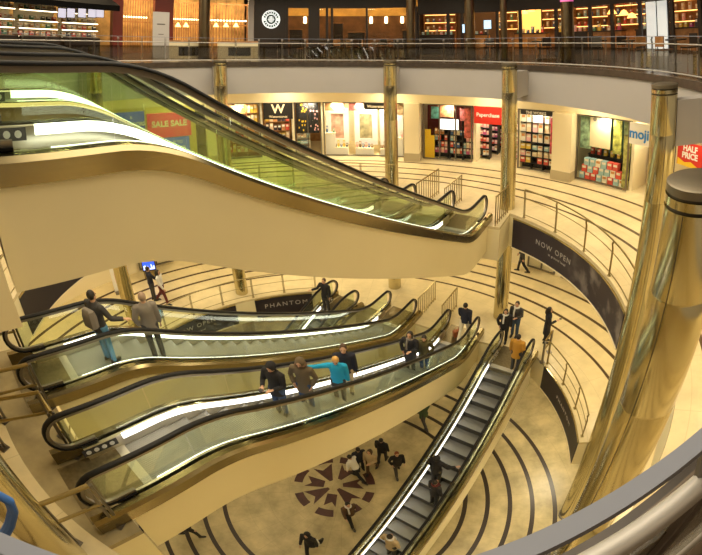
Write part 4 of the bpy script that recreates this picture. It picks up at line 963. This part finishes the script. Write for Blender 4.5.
def backpack(c):
    def f(t, k, L, arm, m):
        MB().rings([[(L(z) + V(w_ * cx, -.19 + d * cy, 0)) * k for cx, cy in ((-1, 1), (1, 1), (1.1, 0), (.8, -1), (-.8, -1), (-1.1, 0))] for z, w_, d in ((.98, .10, .05), (1.02, .14, .075), (1.25, .14, .08), (1.38, .12, .06), (1.41, .07, .03))]).build('backpack', FAB[c], t, local=True)
    return f
def fur(c):
    def f(t, k, L, arm, m):
        MB().tube([(L(1.50) + V(.10 * math.cos(q), .085 * math.sin(q) - .01, .02)) * k for q in [math.tau * i / 16 for i in range(16)]], .036 * k, 8, closed=True).build('collar', FAB[c], t, local=True)
    return f
def phone(t, k, L, arm, m):
    q = arm[1][2] + arm[1][3] * .12 + V(0, 0, .02); MB().box(q.x * k - .035, q.x * k + .035, q.y * k - .005, q.y * k + .075, q.z * k, q.z * k + .012).build('phone', BLACKP, t, local=True)
UH = math.degrees(HB)
ob = lambda key, x, w_=0: on_esc(key, x) + N * w_
# riders
person('person in a black jacket and blue jeans near the top of the middle escalator', ob('B', 1.95, .05), UH + 25, 'charcoal', 'paledenim', 'dark', arms=('rail', 'down'), extra=backpack('grey'), lean=.05)
person('person in a grey coat and dark trousers riding the middle escalator', ob('B', 2.95, .12), UH + 80, 'grey', 'charcoal', 'grey', arms=('down', 'pocket'), long=.72)
person('person in a black hooded coat looking down at a phone on the escalator', ob('C', 4.08, -.1), UH + 195, 'black', 'denim', style='hood', arms=('phone', 'phone'), nod=.5, long=.74, extra=phone, h=1.58)
person('person in a brown mottled hooded coat standing behind the one with a phone', ob('C', 4.78, -.12), UH + 205, 'camo', 'denim', style='hood', arms=('pocket', 'pocket'), nod=.3, long=.66, extra=fur('brown'), h=1.62)
person('blonde person in a bright blue jacket reaching one arm along the handrail', ob('C', 5.62, .02), UH + 215, 'blue', 'charcoal', 'blonde', style='short', arms=('reach', 'down'), nod=.35, long=.86, h=1.58)
person('person with brown hair in a dark jacket just behind the bright blue jacket', ob('C', 6.08, -.14), UH + 215, 'navy', 'beige', 'brown', arms=('down', 'down'), long=.84, h=1.72)
person('person in a long black coat with pale face near the foot of the long escalator', ob('C', 8.85, -.1), UH + 190, 'black', 'black', 'dark', style='long', arms=('pocket', 'phone'), long=.58, extra=scarf('grey'))
person('person in an olive coat with dark hair behind the long black coat', ob('C', 9.25, .14), UH + 195, 'olive', 'denim', 'dark', arms=('down', 'pocket'), nod=.4, h=1.60, long=.70)
DN = Vector((-DD.y, DD.x, 0))
person('dark hooded person riding the steep grey stepped escalator', on_d(4.9) - DN * .08, 54, 'black', 'charcoal', style='hood', arms=('rail', 'pocket'), long=.74)
person('person with a reddish scarf beside the dark hooded rider on the steep escalator', on_d(5.5) + DN * .27, 40, 'black', 'black', 'dark', arms=('down', 'down'), extra=scarf('maroon'), h=1.6)
person('person in a beige coat low on the steep escalator, at the bottom edge', on_d(7.3) + DN * .12, 54, 'beige', 'charcoal', 'dark', arms=('pocket', 'pocket'), long=.66, extra=scarf('white'))
person('dark dressed person at the head of the far escalator by the one word banner', E0 + DE * 1.15 + Vector((0, 0, .01)) + Vector((-DE.y, DE.x, 0)) * -.2, 247, 'black', 'charcoal', 'brown', arms=('rail', 'down'))
# first floor
P1 = lambda x, y: at_z(x, y, 5.0)
person('person in dark clothes standing by the blue lit kiosk', P1(155, 300), 60, 'navy', 'charcoal', 'dark', arms=('up', 'down'), long=.85)
person('person in a white top and dark skirt walking past the kiosk', P1(165, 303), 10, 'white', 'maroon', 'dark', style='long', arms=('fwd', 'back'), stride=.3, long=1.0)
person('man in a navy jacket and pale trousers walking away by the escalator foot', P1(464, 338), 65, 'navy', 'cream', 'dark', arms=('back', 'fwd'), stride=.32, long=.84, h=1.76)
person('person in black with a white collar by the column base', P1(503, 342), 250, 'black', 'black', 'dark', style='long', arms=('pocket', 'down'), extra=scarf('white'), h=1.62)
person('person in blue jeans and white scarf at the column', P1(514, 336), 235, 'charcoal', 'denim', 'dark', arms=('down', 'phone'), extra=scarf('white'), long=.9)
person('person in an ochre coat seen from behind at the head of the steep escalator', on_d(.9) + DN * .3, 54, 'ochre', 'charcoal', 'dark', arms=('down', 'down'), long=.66)
person('person in a long black coat holding a phone on the first floor', P1(545, 342), -15, 'black', 'black', 'dark', style='long', arms=('phone', 'down'), long=.45, extra=phone)
person('distant dark figure walking under the NOW OPEN banner', P1(521, 272), 150, 'charcoal', 'black', 'dark', arms=('fwd', 'back'), stride=.3, long=.7)
# ground floor
P0 = lambda x, y: at_z(x, y, 0)
person('person in a pale top leaning over the floor mosaic', P0(358, 479), 150, 'white', 'black', 'dark', arms=('fwd', 'down'), lean=.35, stride=.35, long=.95)
person('person in a dark brown jacket walking off the lower edge of the mosaic', P0(352, 522), 300, 'brown', 'black', 'dark', arms=('fwd', 'back'), stride=.4, extra=scarf('white'))
person('person in black carrying a white round bag below the mosaic', P0(314, 551), 255, 'black', 'black', 'dark', style='hood', arms=('fwd', 'down'), stride=.42, long=.7)
person('red haired person in black right of the mosaic', P0(398, 474), 285, 'black', 'charcoal', 'red', arms=('pocket', 'down'), stride=.28, long=.84)
person('person in a beige coat above the mosaic', P0(372, 472), 250, 'beige', 'brown', 'brown', style='long', arms=('down', 'phone'), stride=.25, long=.66)
person('person in black at the edge of the cream panel, above the mosaic', P0(383, 461), 70, 'black', 'charcoal', 'dark', arms=('down', 'down'), stride=.2)
person('person in navy half hidden by the cream panel, above the mosaic', P0(361, 470), 120, 'navy', 'charcoal', 'dark', arms=('down', 'pocket'))
person('dark person at the bottom left under the cream panel', P0(160, 566), 215, 'black', 'charcoal', 'dark', style='hood', arms=('push', 'push'), stride=.35)
person('dark person half hidden under the cream panel between floor rings', P0(194, 536), 30, 'black', 'black', 'dark', arms=('fwd', 'back'), stride=.35, h=1.66)
person('person in dark green left of the steep escalator', P0(424, 426), 120, 'green', 'charcoal', 'dark', arms=('fwd', 'back'), stride=.3)
# things they carry
def bag(label, p, m, sz=(.34, .14, .36), rz=0, name='shopping_bag'):
    t = thing(name, label, 'bag', p, rz); w_, d, hh = sz
    MB().rings([[(-w_ / 2 * q, -d / 2 * q, z), (w_ / 2 * q, -d / 2 * q, z), (w_ / 2 * q, d / 2 * q, z), (-w_ / 2 * q, d / 2 * q, z)] for q, z in ((.92, 0), (1, hh * .5), (1.02, hh))]).build('body', m, t, local=True)
    for s in (1, -1): MB().tube([(-w_ / 4, s * d / 2, hh - .02), (-w_ / 5, s * d / 3, hh + .12), (w_ / 5, s * d / 3, hh + .12), (w_ / 4, s * d / 2, hh - .02)], .008, 6).build('handle', m, t, local=True)
bag('pale blue shopping bag standing by the pair at the kiosk', at_z(160, 318, 5), mat('bag_blue', (.12, .35, .62), .5), rz=1)
bag('white round bag carried below the mosaic', at_z(315, 545, .35), FAB['white'], (.3, .16, .26), .6, 'handbag')
bag('reddish bag beside the man in pale trousers', at_z(457, 336, 5), mat('bag_rust', (.35, .10, .03), .5), (.3, .14, .3), .4)
# join each figure into one surface
for o, vx in REM:
    m = o.modifiers.new('r', 'REMESH'); m.mode = 'VOXEL'; m.voxel_size = vx; m.use_smooth_shade = True
    s = o.modifiers.new('s', 'SMOOTH'); s.factor = .5; s.iterations = 1
bpy.context.view_layer.update(); _dg = bpy.context.evaluated_depsgraph_get()
for o, vx in REM:
    me = bpy.data.meshes.new_from_object(o.evaluated_get(_dg)); old = o.data; mats_ = list(old.materials)
    o.modifiers.clear(); me.materials.clear()
    for q in mats_: me.materials.append(q)
    me.polygons.foreach_set('use_smooth', [True] * len(me.polygons)); me.polygons.foreach_set('material_index', [0] * len(me.polygons)); o.data = me; bpy.data.meshes.remove(old)

# ------------------------------------------------------------------ light
def area(name, loc, size, power, col=(1, .84, .56), rot=(0, 0, 0), sy=None, spread=None):
    l = bpy.data.lights.new(name, 'AREA'); l.energy = power; l.color = col; l.size = size
    if sy: l.shape = 'RECTANGLE'; l.size_y = sy
    if spread: l.spread = R(spread)
    o = bpy.data.objects.new(name, l); COL.objects.link(o); o.location = loc; o.rotation_euler = rot
    return o
WARM = (1, .85, .56)
area('atrium_ceiling_light', (0, 0, 21.9), 13, 2300, (1, .87, .64))  # broad unseen warm light under the atrium ceiling
for i in range(14):
    a = i * 360 / 14 + 6
    if not 195 < a < 300: area('downlight_second', pol(10.5, a, 13.72), .8, 60, WARM, (0, 0, R(a)))
    area('downlight_first', pol(9.4, a, 8.65), .8, 60, WARM, (0, 0, R(a)))
for i in range(10):
    a = i * 36 + 10
    area('downlight_ground', pol(9.2 if not (a > 310 or a < 40) else 8.0, a, 3.7), .9, 110 if (a > 300 or a < 30) else 38, WARM, (0, 0, R(a)))
for i in range(16):
    a = i * 22.5 + 5
    area('downlight_third', pol(12.4, a, 18.7), .7, 45, (1, .72, .42), (0, 0, R(a)))

for key in ('A', 'A2'):                      # fill lights added under the upper escalators to brighten those below
    for x in (2.0, 4.5, 7.0, 9.5):
        p = W(L0[key][0] + x, L0[key][1], 15 + ZS(x) - 1.2); area('soffit_fill', p, .9, 42, WARM)
w = bpy.data.worlds.new('World'); SC.world = w; w.use_nodes = True
w.node_tree.nodes['Background'].inputs[0].default_value = (1, .82, .55, 1)
w.node_tree.nodes['Background'].inputs[1].default_value = .17

# ------------------------------------------------------------------ camera
cd = bpy.data.cameras.new('Camera'); co = bpy.data.objects.new('Camera', cd); COL.objects.link(co)
mw = CM.to_4x4(); mw.translation = CAM; co.matrix_world = mw
cd.type = 'PANO'; cd.sensor_width = 36; cd.sensor_fit = 'HORIZONTAL'; cd.clip_start = .01; cd.clip_end = 200
S_ = 36 / 702
def setp(k, v):
    if hasattr(cd, k): setattr(cd, k, v)
    else: setattr(cd.cycles, k, v)
setp('panorama_type', 'FISHEYE_LENS_POLYNOMIAL'); setp('fisheye_fov', 2 * math.pi)
for k, v in (('k0', 0), ('k1', -K1 / 300 / S_), ('k2', 0), ('k3', -K3 / (300 * S_) ** 3), ('k4', 0)): setp('fisheye_polynomial_' + k, v)
cd.shift_x = -(CX - 351) / 702; cd.shift_y = (CY - 277.5) / 555
SC.camera = co
SC.view_settings.view_transform = 'Standard'; SC.view_settings.look = 'None'; SC.view_settings.gamma = 1
SC.view_settings.exposure = 0; SC.view_settings.use_curve_mapping = False
SC.cycles.use_denoising = True
SC.cycles.max_bounces = 8; SC.cycles.transparent_max_bounces = 24; SC.cycles.sample_clamp_indirect = 6; SC.cycles.caustics_reflective = False; SC.cycles.caustics_refractive = False
